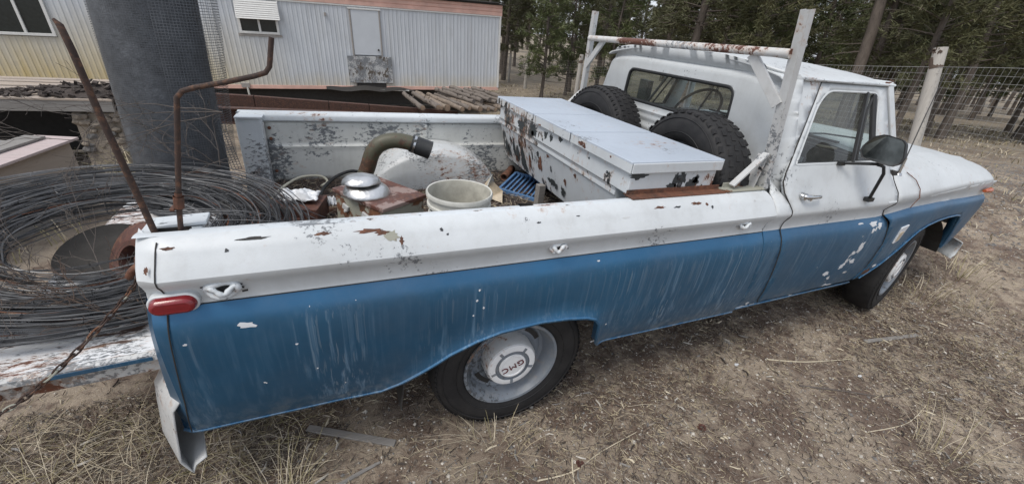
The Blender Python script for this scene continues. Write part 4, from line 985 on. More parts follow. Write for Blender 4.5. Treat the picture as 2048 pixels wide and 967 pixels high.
# pebbles
rs = np.random.RandomState(11); b = MB()
for k in range(16000):
    x, y = region_near(rs); r = rs.uniform(.002, .007) * (2.0 if rs.rand() < .06 else 1); z = hgn(x, y) + r * .2; b.mat('stone' if rs.rand() < .6 else 'stoned')
    q = [(x + r * rs.uniform(.7, 1.3), y, z), (x, y + r * rs.uniform(.7, 1.3), z), (x - r * rs.uniform(.7, 1.3), y, z), (x, y - r * rs.uniform(.7, 1.3), z), (x + r * .2, y, z + r * .8)]
    b.add(q, [(0, 1, 4), (1, 2, 4), (2, 3, 4), (3, 0, 4)])
o = b.build('gravel'); tag(o, 'pale grit and small pebbles on the dirt', kind='stuff')
# grey gravel track on the right
b = MB(); k = 0
while k < 5200:
    x = rs.uniform(4.6, 10); y = rs.uniform(-2.2, 1.0)
    w = smth((x - 4.6 - .35 * (y + .5)) / 1.2); k += 1
    if rs.rand() > w: continue
    r = rs.uniform(.006, .02); z = hgn(x, y); b.mat('stoned' if rs.rand() < .75 else 'needle2')
    b.add([(x + r, y + r * .3, z), (x - r * .2, y + r, z), (x - r, y - r * .3, z), (x + r * .2, y - r, z), (x + r * .1, y, z + r * .7)], [(0, 1, 4), (1, 2, 4), (2, 3, 4), (3, 0, 4)])
o = b.build('track_gravel'); tag(o, 'dark grey gravel of the track ahead of the truck', kind='stuff')
# scattered dry grass over the meadow and under the truck edge
def blades(b, x, y, n, H, R, mats, rs, lean=(.2, .9), w=.0035, z0=None):
    for k in range(n):
        a = rs.rand() * 2 * pi; r = R * rs.rand() ** .6; bx, by = x + cos(a) * r, y + sin(a) * r; z = (hgn(bx, by) if z0 is None else z0); h = H * rs.uniform(.45, 1.0); d = a + rs.uniform(-.9, .9); ln = rs.uniform(*lean) * h
        b.mat(mats[rs.randint(len(mats))]); px, py = -sin(d) * w / 2, cos(d) * w / 2; P = []
        for t, ww in ((0, 1), (.4, .9), (.75, .7), (1, .25)):
            cx = bx + cos(d) * ln * t ** 1.7; cy = by + sin(d) * ln * t ** 1.7; cz = z + h * (t - .32 * t ** 3 * min(1, ln / h)); P += [(cx + px * ww, cy + py * ww, cz), (cx - px * ww, cy - py * ww, cz)]
        b.add(P, [(0, 1, 3, 2), (2, 3, 5, 4), (4, 5, 7, 6)])
b = MB(); rs = np.random.RandomState(21)
for k in range(3600):
    x = rs.uniform(3.6, 22); y = rs.uniform(-3, 16)
    if x < 5.5 and y < 1.2 and rs.rand() < .7: continue
    d = sqrt((x + .7) ** 2 + (y + 2.2) ** 2)
    blades(b, x, y, 6, rs.uniform(.04, .15), .22, ['straw', 'strawg', 'straw2', 'needle2'], rs, (.4, 1.8), w=max(.003, d * .0011))
for k in range(500):
    x = rs.uniform(-6, 3.8); y = rs.uniform(1.3, 9.5); blades(b, x, y, 9, rs.uniform(.08, .28), .12, ['straw', 'strawg', 'strawg'], rs, (.2, 1.0), w=.008)
for k in range(55):
    x = rs.uniform(-2.3, -1.15); y = rs.uniform(-1.15, -.35); blades(b, x, y, 6, rs.uniform(.08, .22), .07, ['straw', 'straw2', 'strawg', 'needle2'], rs, (.9, 2.6), w=.0022)
o = b.build('dry_grass'); tag(o, 'sparse dry grass over the lot and between the trees', kind='stuff')
def tuft(x, y, n, H, R, label, mats=('straw', 'straw2', 'strawg'), seed=1, w=.0024, lean=(.2, 1.1)):
    b = MB(); rs = np.random.RandomState(seed); blades(b, x, y, n, H, R, list(mats), rs, lean, w)
    o = b.build('grass_tuft', base=(x, y, hg(x, y))); tag(o, label, 'grass tuft', 'dry grass tufts')
tuft(-.10, -1.06, 55, .20, .16, 'pale dry grass tuft sprawling under the rear tyre of the truck', seed=1, lean=(.6, 2.0))
tuft(-1.02, -1.03, 60, .34, .10, 'tall straw tuft just ahead of the white rear bumper end', seed=2)
tuft(-1.52, -1.02, 45, .30, .10, 'yellow grass tuft with one tall stalk, behind the rear bumper under the tailgate', seed=3)
tuft(2.10, -1.85, 40, .34, .13, 'straw coloured tuft at the bottom edge, right of the dirt patch', seed=4)
tuft(4.35, -.95, 45, .26, .22, 'broad dry tuft beside the front bumper', seed=5, w=.006)
tuft(3.75, -.98, 40, .22, .22, 'dry yellow grass beside the front tyre', seed=6, w=.005)
tuft(4.9, -.20, 80, .30, .25, 'pale bushy tuft in front of the truck nose at the gravel edge', seed=7, w=.008)
tuft(3.35, -1.55, 60, .16, .20, 'low dark olive grass tuft at the right edge of the dirt', ('strawg', 'needle2', 'strawg'), 8)
tuft(3.95, -1.25, 60, .18, .18, 'low olive tuft at the far right beside the track', ('strawg', 'straw', 'needle2'), 9)
tuft(1.25, -1.12, 60, .13, .16, 'small dark green brown tuft on bare dirt below the cab', ('strawg', 'needle2', 'needle'), 10)
tuft(5.9, .9, 120, .42, .35, 'tall pale grass clump at the foot of the fence right of the leaning post', seed=12, w=.010)
tuft(-2.45, 3.1, 260, .62, .38, 'green brown weeds growing beside the stone pier', ('strawg', 'strawg', 'straw'), 13, w=.009)
tuft(-2.15, 2.7, 160, .46, .3, 'yellow dry weeds right of the stone pier', ('straw', 'strawg', 'straw'), 14, w=.009)
# lying bits
def lying(name, label, cat, P, r, mat, group=None, flat=None):
    b = MB().mat(mat); P = [Vector((p[0], p[1], hgn(p[0], p[1]) + (p[2] if len(p) > 2 else .006))) for p in P]
    if flat: b.bar(P[0], P[-1], flat[0], flat[1])
    else: b.tube(bez(P, 14), [r * (1 - .5 * i / 13) for i in range(14)], 6)
    o = b.build(name, base=P[0], smooth=40 if not flat else None, bevel=.002 if flat else 0); tag(o, label, cat, group)
lying('loose_board', 'flat grey weathered slat lying on the dirt below the blue rear quarter', 'board', [(-.932, -.674), (-.552, -.884)], 0, 'greywood', flat=(.035, .012))
lying('stick', 'pale broken stick at the bottom edge below the slat', 'stick', [(-.86, -1.03), (-.74, -.99), (-.63, -.96)], .012, 'greywood', 'sticks on the dirt')
lying('stick', 'short bleached stick standing out on the dirt, lower centre', 'stick', [(.17, -1.36), (.19, -1.30), (.23, -1.22)], .006, 'straw2', 'sticks on the dirt')
lying('stick', 'long thin curved twig on the dirt right of the rear tyre', 'stick', [(.02, -1.27), (.20, -1.28), (.38, -1.24), (.62, -1.21)], .004, 'straw2', 'sticks on the dirt')
lying('stick', 'thin pale twig running across the dirt below the front tyre', 'stick', [(1.85, -1.02), (2.1, -1.12), (2.45, -1.20)], .005, 'straw2', 'sticks on the dirt')
lying('stick', 'dark bent twig crossing the dirt at lower right', 'stick', [(1.85, -1.25), (2.1, -1.38), (2.35, -1.50), (2.75, -1.52)], .006, 'twig', 'sticks on the dirt')
lying('stick', 'straight straw coloured stalk near the right tuft', 'stick', [(1.9, -1.62), (2.2, -1.66), (2.5, -1.62)], .003, 'straw2', 'sticks on the dirt')
lying('loose_board', 'thin grey slat half buried near the front tyre', 'board', [(2.75, -1.12), (3.2, -1.22)], 0, 'greywood', flat=(.03, .01))
def chip(x, y, sx, sy, mat, label, cat, seed):
    rr = random.Random(seed); z = hgn(x, y) + .004; b = MB().mat(mat); P = [(x + cos(t) * sx * rr.uniform(.6, 1), y + sin(t) * sy * rr.uniform(.6, 1)) for t in np.linspace(0, 2 * pi, 8)[:-1]]
    b.prism(P, lambda u, v: Vector((u, v, z + rr.uniform(0, .004))), lambda u, v: Vector((u, v, z + .008))); o = b.build('paint_chip' if mat == 'whitejunk' else 'pine_cone_scrap', base=(x, y, z)); tag(o, label, cat)
chip(2.33, -1.33, .022, .010, 'whitejunk', 'white paint chip on the dirt below the twig', 'paint chip', 1)
chip(1.60, -.99, .02, .012, 'whitejunk', 'white paint chip lying right under the cab rocker', 'paint chip', 2)
def cone(x, y, r, label, seed):
    b = MB().mat('rustred'); rr = random.Random(seed); z = hgn(x, y) + r * .5
    for i in range(26):
        a = rr.uniform(0, 2 * pi); e = rr.uniform(-.2, 1.2); d = Vector((cos(a) * cos(e), sin(a) * cos(e), sin(e) * .7)); p = Vector((x, y, z)) + d * r * .55; t = Vector((-sin(a), cos(a), 0)) * r * .28
        b.add([p - t, p + t, p + d * r * .5 + t * .7 + Vector((0, 0, .002)), p + d * r * .5 - t * .7], [(0, 1, 2, 3)])
    o = b.build('pine_cone', base=(x, y, z), solid=.0015); tag(o, label, 'pine cone')
cone(-.22, -1.33, .022, 'reddish pine cone on the dirt at the bottom, near the centre', 1); cone(.25, -1.26, .02, 'reddish pine cone right of the rear tyre', 2); cone(-1.62, -.95, .026, 'red brown pine cone in the grass behind the bumper', 3)
cone(.98, -1.30, .022, 'brown pine cone on the pale dirt patch', 4); cone(-1.55, -1.16, .02, 'dark red pine cone by the bottom left grass stalks', 5)

# ================================================================== cargo in the bed
FZ = .728
def single(mb, name, label, cat, base, group=None, **kw):
    o = mb.build(name, base=base, **kw); return tag(o, label, cat, group)
tb = thing('toolbox', 'white crossover toolbox with flaking paint lying across the truck bed behind the cab', 'toolbox', (.76, 0, FZ))
b = MB().mat('box')
b.box((.762, -.03, 1.245), (.508, 1.625, .105))
def lowbox(u, t):   # profile in x,z extruded along y
    return None
pf = [(.5085, 1.192), (.516, 1.175), (.516, 1.152), (.528, 1.142), (.598, .885), (.612, .872), (.95, .872), (.99, 1.14), (1.01, 1.19)]
for y0, y1 in ((-.745, .80),):
    n = len(pf); vs = [(x, y, z) for y in (y0, y1) for x, z in pf]; fs = [(i, i + 1, n + i + 1, n + i) for i in range(n - 1)] + [tuple(range(n))[::-1], tuple(range(n, 2 * n))]
    b.add(vs, fs)
b.build('body', tb, bevel=.004)
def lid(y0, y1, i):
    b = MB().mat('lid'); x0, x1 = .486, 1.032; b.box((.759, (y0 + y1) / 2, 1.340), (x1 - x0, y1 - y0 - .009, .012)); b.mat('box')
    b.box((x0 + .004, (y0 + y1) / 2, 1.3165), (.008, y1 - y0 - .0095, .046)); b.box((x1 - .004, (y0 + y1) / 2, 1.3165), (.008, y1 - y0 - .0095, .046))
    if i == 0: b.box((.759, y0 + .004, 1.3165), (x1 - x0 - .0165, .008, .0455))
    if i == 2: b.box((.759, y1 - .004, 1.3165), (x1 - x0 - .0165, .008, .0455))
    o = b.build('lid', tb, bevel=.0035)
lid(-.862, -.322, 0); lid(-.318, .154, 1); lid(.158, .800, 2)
b = MB().mat('rust'); b.bar((.50, -.862, 1.1915), (1.06, -.862, 1.1915), .075, .006); b.bar((.50, -.846, 1.20), (1.06, -.846, 1.20), .005, .03); b.build('mounting_rail', tb, bevel=.001)
b = MB().mat('galvd')
for x, z in ((.79, 1.262), (.80, 1.225)): b.lathe([(.013, 0), (.012, .006), (.005, .010), (0, .01)], (x, -.8425, z), (0, -1, 0), 12)
b.build('rivet', tb, smooth=50)
def box_flake(f, cu, cv, w, h, seed, mat='flakedark'):
    rr = random.Random(seed); n = 22; b = MB().mat(mat); ph = rr.uniform(0, 6)
    P = [(cu + cos(t) * w * .5 * q, cv + sin(t) * h * .5 * q) for t, q in ((2 * pi * k / n, rr.uniform(.55, 1.12) + .15 * sin(3 * 2 * pi * k / n + ph)) for k in range(n))]
    b.add([f(cu, cv)] + [f(*p) for p in P], [(0, 1 + (k + 1) % n, 1 + k) for k in range(n)]); b.build('bare_patch', tb, solid=.0006)
up = lambda y, z: Vector((.5072, y, min(z, 1.292))); lowf = lambda y, z: Vector((.5268 + (1.142 - z) * .2475, y, z)); ef = lambda x, z: Vector((x, -.8433, min(z, 1.292)))
for i, q in enumerate(((.37, 1.228, .12, .07), (.162, 1.235, .11, .085), (.18, 1.215, .05, .05), (-.005, 1.250, .05, .06), (-.077, 1.253, .045, .05), (-.192, 1.272, .05, .03), (-.673, 1.238, .03, .018), (-.499, 1.257, .022, .014), (.60, 1.22, .04, .05), (.03, 1.215, .02, .02))): box_flake(up, *q, 100 + i)
for i, q in enumerate(((.72, .99, .06, .12), (.66, .95, .04, .08), (.562, 1.02, .05, .14), (.50, .985, .07, .13), (.40, .985, .09, .17), (.36, .92, .05, .08), (.45, 1.08, .03, .06), (.131, 1.09, .04, .05), (-.04, .965, .11, .055), (-.10, .955, .05, .05), (-.193, .955, .06, .075), (-.05, 1.05, .02, .05), (.23, 1.06, .02, .08), (.62, 1.06, .03, .07))): box_flake(lowf, *q, 130 + i)
for i, q in enumerate(((.10, 1.045, .05, .10), (.13, 1.02, .03, .07), (.28, 1.00, .04, .12), (.44, 1.10, .03, .09), (.53, .95, .06, .06), (-.23, 1.03, .03, .05), (-.356, 1.111, .033, .031), (.33, 1.11, .03, .08), (-.02, 1.125, .05, .02))): box_flake(lowf, *q, 160 + i, 'rust')
for i, q in enumerate(((.545, 1.278, .11, .034), (.771, 1.250, .035, .075), (.809, 1.258, .045, .08), (.755, 1.218, .07, .04), (.883, 1.225, .085, .07), (.90, 1.245, .04, .05), (.945, 1.205, .02, .03))): box_flake(ef, *q, 190 + i)
lf = lambda y, z: Vector((.4852, y, z))
for i, q in enumerate(((-.44, 1.318, .06, .03), (-.47, 1.312, .03, .03), (.05, 1.30, .05, .01), (-.70, 1.325, .015, .012), (.5, 1.31, .04, .012), (.2, 1.322, .012, .014))): box_flake(lf, *q, 210 + i, 'rust')
b = MB().mat('greywood'); b.box((.56, .07, (FZ + .9) / 2), (.05, .05, .9 - FZ + .01), (0, 0, .1)); single(b, 'wood_prop', 'short grey wood post propping up the toolbox', 'prop', (.56, .07, FZ), bevel=.003)
def spare(c, ax, lug, label):
    b = MB(); tyre_mesh(b, c, ax, R=.378, w=.225, rin=.205, lugs=lug, lug_h=.009)
    e = thing('spare_tyre', label, 'tyre', (c[0], c[1], FZ), 'spare tyres in the bed')
    b.build('tyre', e, smooth=40)
    r = MB().mat('rim'); r.lathe([(.212, -.09), (.205, -.085), (.195, -.06), (.15, -.03), (.09, -.02), (.06, -.02)], c, ax, 32); r.lathe([(.21, .09), (.2, .08), (.19, 0)], c, ax, 32); r.build('rim', e, smooth=50)
spare((1.210, -.475, 1.118), (1, -.06, -.06), 42, 'black mud tyre with chunky tread leaning between toolbox and cab, nearer the passenger side')
spare((1.190, .44, 1.118), (1, .05, -.05), 60, 'black tyre leaning behind the toolbox on the driver side, left of the other spare')
# bucket
e = thing('plastic_bucket', 'open dirty white plastic bucket standing in the bed', 'bucket', (-.135, -.395, FZ))
c = (-.135, -.395, FZ)
b = MB().mat('plastic'); b.lathe([(0, .002), (.125, .002), (.130, .01), (.145, .22), (.152, .225), (.152, .235), (.147, .24), (.149, .275), (.158, .278), (.158, .290), (.151, .294), (.154, .325), (.163, .328), (.164, .342), (.160, .350), (.154, .348)], c, (0, 0, 1), 48)
b.mat('plasticin'); b.lathe([(.154, .348), (.149, .335), (.135, .15), (.122, .02), (0, .018)], c, (0, 0, 1), 48); b.build('tub', e, smooth=35)
b = MB().mat('galvd'); b.tube([(c[0] - .150, c[1] - .03, FZ + .27), (c[0] - .12, c[1] - .12, FZ + .24), (c[0], c[1] - .165, FZ + .20), (c[0] + .12, c[1] - .12, FZ + .235), (c[0] + .152, c[1] - .02, FZ + .27)], .0025, 6); b.build('handle', e, smooth=60)
# rusty steel box with two hub caps on it
def rot2(x, y, a): return (x * cos(a) - y * sin(a), x * sin(a) + y * cos(a))
bc = Vector((-.478, -.028, 0)); ang = atan2(-.345, .232)
e = thing('rusty_metal_box', 'rusty steel box with red brown lid, under two dented hub caps', 'metal box', (bc.x, bc.y, FZ))
b = MB().mat('rustpaint'); b.box((bc.x, bc.y, (FZ + .93) / 2), (.385, .285, .93 - FZ), (0, 0, ang)); b.build('body', e, bevel=.006)
b = MB().mat('boxtop'); b.box((bc.x, bc.y, .942), (.405, .305, .022), (0, 0, ang)); b.build('lid', e, bevel=.004)
for q in (-.10, .06):
    dx, dy = rot2(q, -.149, ang); k = MB().mat('rack'); k.box((bc.x + dx, bc.y + dy, .87), (.045, .012, .03), (0, .3, ang)); k.lathe([(.010, 0), (.008, .01), (0, .01)], (bc.x + dx, bc.y + dy, .85), (sin(ang), -cos(ang), 0), 8); k.build('latch', e, bevel=.002)
def hubcap(c, ax, r, label, h=.045):
    b = MB().mat('alu'); b.lathe([(r, 0), (r * 1.0, .004), (r * .97, .012), (r * .90, .016 + h * .2), (r * .82, h * .75), (r * .70, h * .95), (r * .5, h * 1.08), (r * .25, h * 1.14), (0, h * 1.16)], c, ax, 40)
    b.lathe([(r, 0), (r * .93, .002), (0, .004)], c, ax, 40)
    for v in range(len(b.v)): x, y, z = b.v[v]; n_ = .006 * nz(x * 17, y * 17, z * 17); b.v[v] = (x, y, z + n_)
    single(b, 'hub_cap', label, 'hub cap', c, 'loose hub caps on the rusty box', smooth=50)
hubcap((-.545, -.045, .956), (.02, -.02, 1), .120, 'polished round hub cap lying flat on the rusty box, the lower of two')
hubcap((-.568, -.028, 1.005), (-.03, .12, 1), .100, 'smaller dented hub cap tilted on top of the other one', .04)
# bent pipe with rubber coupling
e = thing('exhaust_elbow', 'olive and rust coloured bent steel pipe leaning on the far bed side', 'pipe', (-.53, .42, FZ))
path = bez([Vector(p) for p in ((-.585, .44, FZ + .03), (-.535, .435, .86), (-.50, .43, .94), (-.465, .42, 1.04), (-.415, .41, 1.095), (-.34, .40, 1.118), (-.27, .39, 1.112), (-.215, .38, 1.098))], 34)
b = MB().mat('pipe'); b.tube(path, .0475, 20); b.build('pipe', e, smooth=50)
A0, A1 = Vector((-.235, .384, 1.104)), Vector((-.115, .362, 1.062)); d = (A1 - A0).normalized()
b = MB().mat('black'); b.lathe([(.053, 0), (.054, .03), (.057, .05), (.057, .12), (.060, .128), (.052, .130), (.050, .05), (.046, 0)], A0, d, 28); b.build('rubber_coupling', e, smooth=50)
b = MB().mat('chrome'); b.lathe([(.0555, .012), (.0575, .014), (.0575, .026), (.0555, .028)], A0, d, 28); b.box(A0 + d * .02 + Vector((0, -.045, .035)), (.02, .015, .018)); b.build('hose_clamp', e, smooth=40)
# brown box and crumpled sheet in the left corner
e = thing('brown_steel_tray', 'low red brown steel tray in the bed under a crumpled white sheet', 'tray', (-.90, .17, FZ))
b = MB().mat('rustred'); b.box((-.90, .17, .785), (.26, .22, .11), (0, 0, -.25)); b.box((-.985, .04, .76), (.20, .10, .06), (0, 0, .5)); b.build('body', e, bevel=.004)
def crumple(name, c, sx, sy, h, mat, label, seed, rz=0):
    b = MB().mat(mat); n = 13; R = Matrix.Rotation(rz, 3, 'Z')
    b.grid(lambda u, v: Vector(c) + R @ Vector((u * sx * (1 + .15 * nz(v * 3, seed)), v * sy * (1 + .2 * nz(u * 3, seed + 3)), h * (.5 + .9 * nz(u * 2.2, v * 2.2, seed) + .5 * abs(nz(u * 6, v * 6, seed))) * (1 - .5 * max(abs(u), abs(v)) ** 4))), lin(-1, 1, .1), lin(-1, 1, .1))
    single(b, name, label, 'scrap', c, smooth=25, solid=.0015)
crumple('crumpled_sheet', (-.895, .19, .855), .105, .075, .045, 'whitejunk', 'crumpled silvery white sheet lying on the brown tray', 3, -.2)
crumple('crumpled_scrap', (-.73, .26, .775), .035, .04, .05, 'whitejunk', 'small upright white scrap between tray and rusty box', 5, .4)
crumple('torn_wrapper', (-.83, -.02, .745), .05, .03, .03, 'whitejunk', 'torn white wrapper on the litter in front of the tray', 8, .1)
b = MB().mat('hosew'); b.tube(bez([Vector(p) for p in ((-1.07, .46, .755), (-.99, .64, .775), (-.90, .70, .80), (-.79, .73, .79), (-.75, .70, .76), (-.79, .66, .745))], 26), .0085, 8); single(b, 'cream_hose', 'thin cream hose curving along the bed floor', 'hose', (-1.07, .46, .75), smooth=60)
b = MB().mat('black'); b.tube(bez([Vector(p) for p in ((-.80, .45, .755), (-.76, .60, .77), (-.68, .74, .785), (-.58, .79, .80), (-.48, .80, .77))], 26), .011, 8); single(b, 'black_hose', 'black rubber hose running along the foot of the far bed side', 'hose', (-.80, .45, .75), smooth=60)
# blue ribbed crate lid
e = thing('blue_grate', 'faded blue plastic grate lying in litter by the toolbox prop', 'grate', (.60, .45, FZ))
A, B_, C_ = Vector((.405, .415, .745)), Vector((.60, .21, .735)), Vector((.66, .70, .765)); U = B_ - A; V = C_ - A
b = MB().mat('bluepl')
for p, q in ((A, B_), (A, C_), (B_, B_ + V), (C_, C_ + U)): b.bar(p, q, .018, .035)
b.build('frame', e, bevel=.003)
for k in range(7):
    t = (k + 1) / 8.0; m = MB().mat('bluepl'); m.bar(A + U * t, A + U * t + V, .014, .02); m.build('slat', e, bevel=.002)
b = MB().mat('tan'); b.add([(.27, .26, .755), (.36, .24, .79), (.40, .33, .77), (.30, .36, .86), (.26, .40, .77), (.34, .18, .74)], [(0, 1, 2, 3), (0, 3, 4), (1, 5, 0), (2, 4, 3)]); b.mat('plastic'); b.add([(.25, .30, .75), (.31, .33, .90), (.36, .40, .76), (.28, .42, .75)], [(0, 1, 2), (1, 3, 2), (0, 3, 1)])
single(b, 'broken_plastic', 'broken white and tan plastic piece between bucket and blue grate', 'scrap', (.3, .3, .74), solid=.004)
b = MB().mat('rust'); b.tube([(.52, .62, .765), (.66, .80, .775)], .03, 12, cap=False); single(b, 'pipe_stub', 'short rusty pipe stub lying behind the blue grate', 'pipe', (.52, .62, .74), smooth=60, solid=.004)
# litter heap in the bed
rs = np.random.RandomState(31); b = MB()
b.mat('char'); b.grid(lambda x, y: Vector((x, y, FZ - .012 + .022 * max(0, .35 + nz(x * 3.2, y * 3.2, 7)) + .008 * nz(x * 17, y * 17, 1) + .07 * math.exp(-((x - .10) ** 2 / .02 + (y - .42) ** 2 / .02)))), lin(-1.05, 1.32, .03), lin(-.82, .83, .03))
for k in range(9000):
    x = rs.uniform(-1.05, 1.3); y = rs.uniform(-.8, .82); z = FZ - .008 + .022 * max(0, .35 + nz(x * 3.2, y * 3.2, 7)) + .07 * math.exp(-((x - .10) ** 2 / .02 + (y - .42) ** 2 / .02)); a = rs.rand() * 6.3; L = rs.uniform(.02, .07); w = rs.uniform(.0015, .004)
    b.mat(['needle', 'needle', 'needle2', 'char', 'straw'][rs.randint(5)]); dx, dy = cos(a) * L / 2, sin(a) * L / 2; px, py = -sin(a) * w / 2, cos(a) * w / 2; z1, z2 = z + rs.uniform(0, .015), z + rs.uniform(0, .03)
    b.add([(x - dx + px, y - dy + py, z1), (x - dx - px, y - dy - py, z1), (x + dx - px, y + dy - py, z2), (x + dx + px, y + dy + py, z2), (x, y, (z1 + z2) / 2 + w)], [(0, 4, 3), (1, 2, 4), (0, 1, 4), (3, 4, 2)])
o = b.build('bed_litter'); tag(o, 'dark pine needles, bark and dirt covering the bed floor', kind='stuff')

# ================================================================== mesh roll, wire coil, rods at the tail
e = thing('wire_mesh_roll', 'tall grey roll of fine wire mesh standing on the lowered tailgate', 'wire roll', (-1.45, .46, .75))
def rollc(x0, y0, R, z, a, tw=0.0):
    rr = R * (1 + .03 * sin(2 * a + 1) + .012 * nz(cos(a) * 2, sin(a) * 2, z * 3)); lean = (z - .75) * .035
    return Vector((x0 + lean + cos(a) * rr, y0 + sin(a) * rr, z))
z0, z1 = .752, 1.985
b = MB().mat('meshcore'); b.grid(lambda a, z: rollc(-1.465, .47, .198, z, a), lin(0, 2 * pi, .1), lin(z0, z1, .08)); b.grid(lambda a, r: rollc(-1.465, .47, r, z1 - .02, a), lin(0, 2 * pi, .2), [.02, .19]); b.build('packed_layers', e, smooth=60)
b = MB().mat('meshwire')
def band(b, f, z, w, A):   # thin flat ring wire
    b.grid(lambda a, t: f(z + t * w, a), A, [-.5, .5])
fo = lambda z, a: rollc(-1.465, .47, .201 + .004 * sin(5 * a + z * 9), z, a)
A = lin(pi * .9, 2.25 * pi, .16)
for z in np.arange(z0, z1, .0095): band(b, fo, z, .0016, A)
for a in np.arange(pi * .9, 2.25 * pi, .048): b.grid(lambda t, z: fo(z, a + t * .0045), [-.5, .5], lin(z0, z1, .2))
b.build('outer_layer', e)
b = MB().mat('meshwire')
fl = lambda z, a: rollc(-1.425 , .45, .212 + .030 * smth((z - 1.0) / .8) * smth((a - 1.4 * pi) / 1.2), z, a)
A = lin(1.55 * pi, 2.2 * pi, .12)
for z in np.arange(1.0, z1 + .02, .0120): band(b, fl, z + .006, .0020, A)
for a in np.arange(1.55 * pi, 2.2 * pi, .055): b.grid(lambda t, z: fl(z, a + t * .007), [-.5, .5], lin(1.0, z1 + .02, .12))
fl2 = lambda z, a: Vector((-1.24 + a * .20 + .02 * sin(z * 9), .42 + .10 * a, z))
for z in np.arange(.95, 1.30, .014): band(b, fl2, z, .0026, lin(0, .22, .1))
for a in np.arange(0, .22, .07): b.grid(lambda t, z: fl2(z, a + t * .013), [-.5, .5], lin(.95, 1.28, .1))
b.build('loose_layer', e)

def twigs(name, label, root, dirs, seed, L0, r0, mat='twig', depth=3, group=None):
    rr = random.Random(seed); b = MB().mat(mat)
    def grow(p, d, L, r, lv):
        n = 6; P = [p]; q = p; dd = d.copy()
        for i in range(n):
            dd = (dd + Vector((rr.uniform(-1, 1), rr.uniform(-1, 1), rr.uniform(-1, 1))) * .22).normalized(); q = q + dd * L / n; P.append(q)
            if lv > 0 and i > 0 and rr.random() < .75:
                nd = (dd + Vector((rr.uniform(-1, 1), rr.uniform(-.7, .7), rr.uniform(-1, 1))) * .8).normalized(); grow(q, nd, L * rr.uniform(.35, .65), r * .6, lv - 1)
        b.tube(P, [max(.0007, r * (1 - .75 * i / n)) for i in range(n + 1)], 4)
    for d in dirs: grow(Vector(root), Vector(d).normalized(), L0, r0, depth)
    o = b.build(name, base=root, smooth=60); tag(o, label, 'dead branch', group)
twigs('dead_branch', 'spray of bare grey twigs caught on the mesh roll, pointing left', (-1.16, .16, 1.32), [(-1, -.1, .28), (-1, -.15, .05), (-1, .0, -.12)], 3, .50, .0028)
twigs('dead_branch', 'tangle of bare twigs hanging low in front of the mesh roll', (-1.22, .16, 1.05), [(-.5, -.1, .8), (.3, -.1, .9), (-.9, -.1, .35)], 9, .26, .003, depth=2)
twigs('dead_branch', 'thin dry twig sticking out behind the bed corner', (-1.30, -.1, 1.10), [(-.2, 0, 1), (.8, 0, .5), (.5, .1, -.2)], 14, .16, .002, depth=1)

def coil():
    e = thing('wire_coil', 'big loose coil of rusty grey barbed wire lying on the lowered tailgate', 'wire coil', (-1.68, -.40, .75))
    rr = random.Random(5); b = MB(); C0 = Vector((-1.535, -.30, .91)); e1 = Vector((1, .0, .0)).normalized(); e2 = Vector((0, .955, .30)).normalized(); nn = e1.cross(e2)
    def pt(r, th, off, ph, k):
        wob = .012 * sin(3 * th + ph) + .006 * sin(7 * th + ph * 2) + .006 * nz(th * 3, ph, r * 5)
        R = r + wob; s = .68 + .03 * sin(ph)
        p = C0 + e1 * R * cos(th) + e2 * R * s * sin(th) + nn * (off + .015 * sin(2 * th + ph))
        if p.x > -1.27: 
            p.y = max(p.y, -.80)
        if p.x < -1.25 and p.z < .765 + .05 * (p.x + 1.29): p.z = .765 + .05 * (p.x + 1.29) + abs(off) * .2
        if p.z < .79: p.z = .79 - (.79 - p.z) * .25 + abs(off) * .3
        # go round the mesh roll
        v = Vector((p.x + 1.46, p.y - .47, 0))
        if v.length < .222: v = v.normalized() * (.222 + .1 * abs(off)); p.x = -1.46 + v.x; p.y = .47 + v.y
        return p
    for k in range(165):
        r = rr.uniform(.36, .67) if k > 40 else rr.uniform(.50, .70); r = r if rr.random() < .92 else rr.uniform(.28, .36)
        off = rr.gauss(0, .040); ph = rr.uniform(0, 6.28); cx = rr.uniform(-.03, .03); n = 84
        b.mat(rr.choice(['galv', 'galvd', 'galvd', 'rust'] if k % 6 == 0 else ['galv', 'galvd']))
        P = [pt(r + cx * sin(t + ph) + .018 * sin(2 * t + 2 * ph), t, off, ph, k) for t in np.linspace(0, 2 * pi, n + 1)[:-1]]
        b.tube(P, .0022 if k % 3 else .0028, 4, closed=True)
        for q in range(0, n, 4):
            if rr.random() < .55:
                p = P[q]; t = (P[(q + 1) % n] - p).normalized(); a = Vector((rr.uniform(-1, 1), rr.uniform(-1, 1), rr.uniform(-1, 1))); a = (a - t * a.dot(t)).normalized() * .013
                b.tube([p - a + t * .004, p, p + a * .9 - t * .003], [.0007, .0017, .0007], 3, cap=False)
    o = b.build('wire_strands', e); 
    # stray strands
    m = MB().mat('galv')
    for k in range(9):
        y0 = rr.uniform(-.5, .1); x0 = rr.uniform(-1.25, -1.05); P = [Vector((x0 - .15, y0, 1.02)), Vector((x0 + .12, y0 + .02, .98)), Vector((x0 + .28, y0 + .03, .90 - rr.uniform(0, .05))), Vector((x0 + .38, y0 + .05, .80))]
        m.tube(bez(P, 16), .0019, 4)
    m.build('stray_strand', e)
coil()
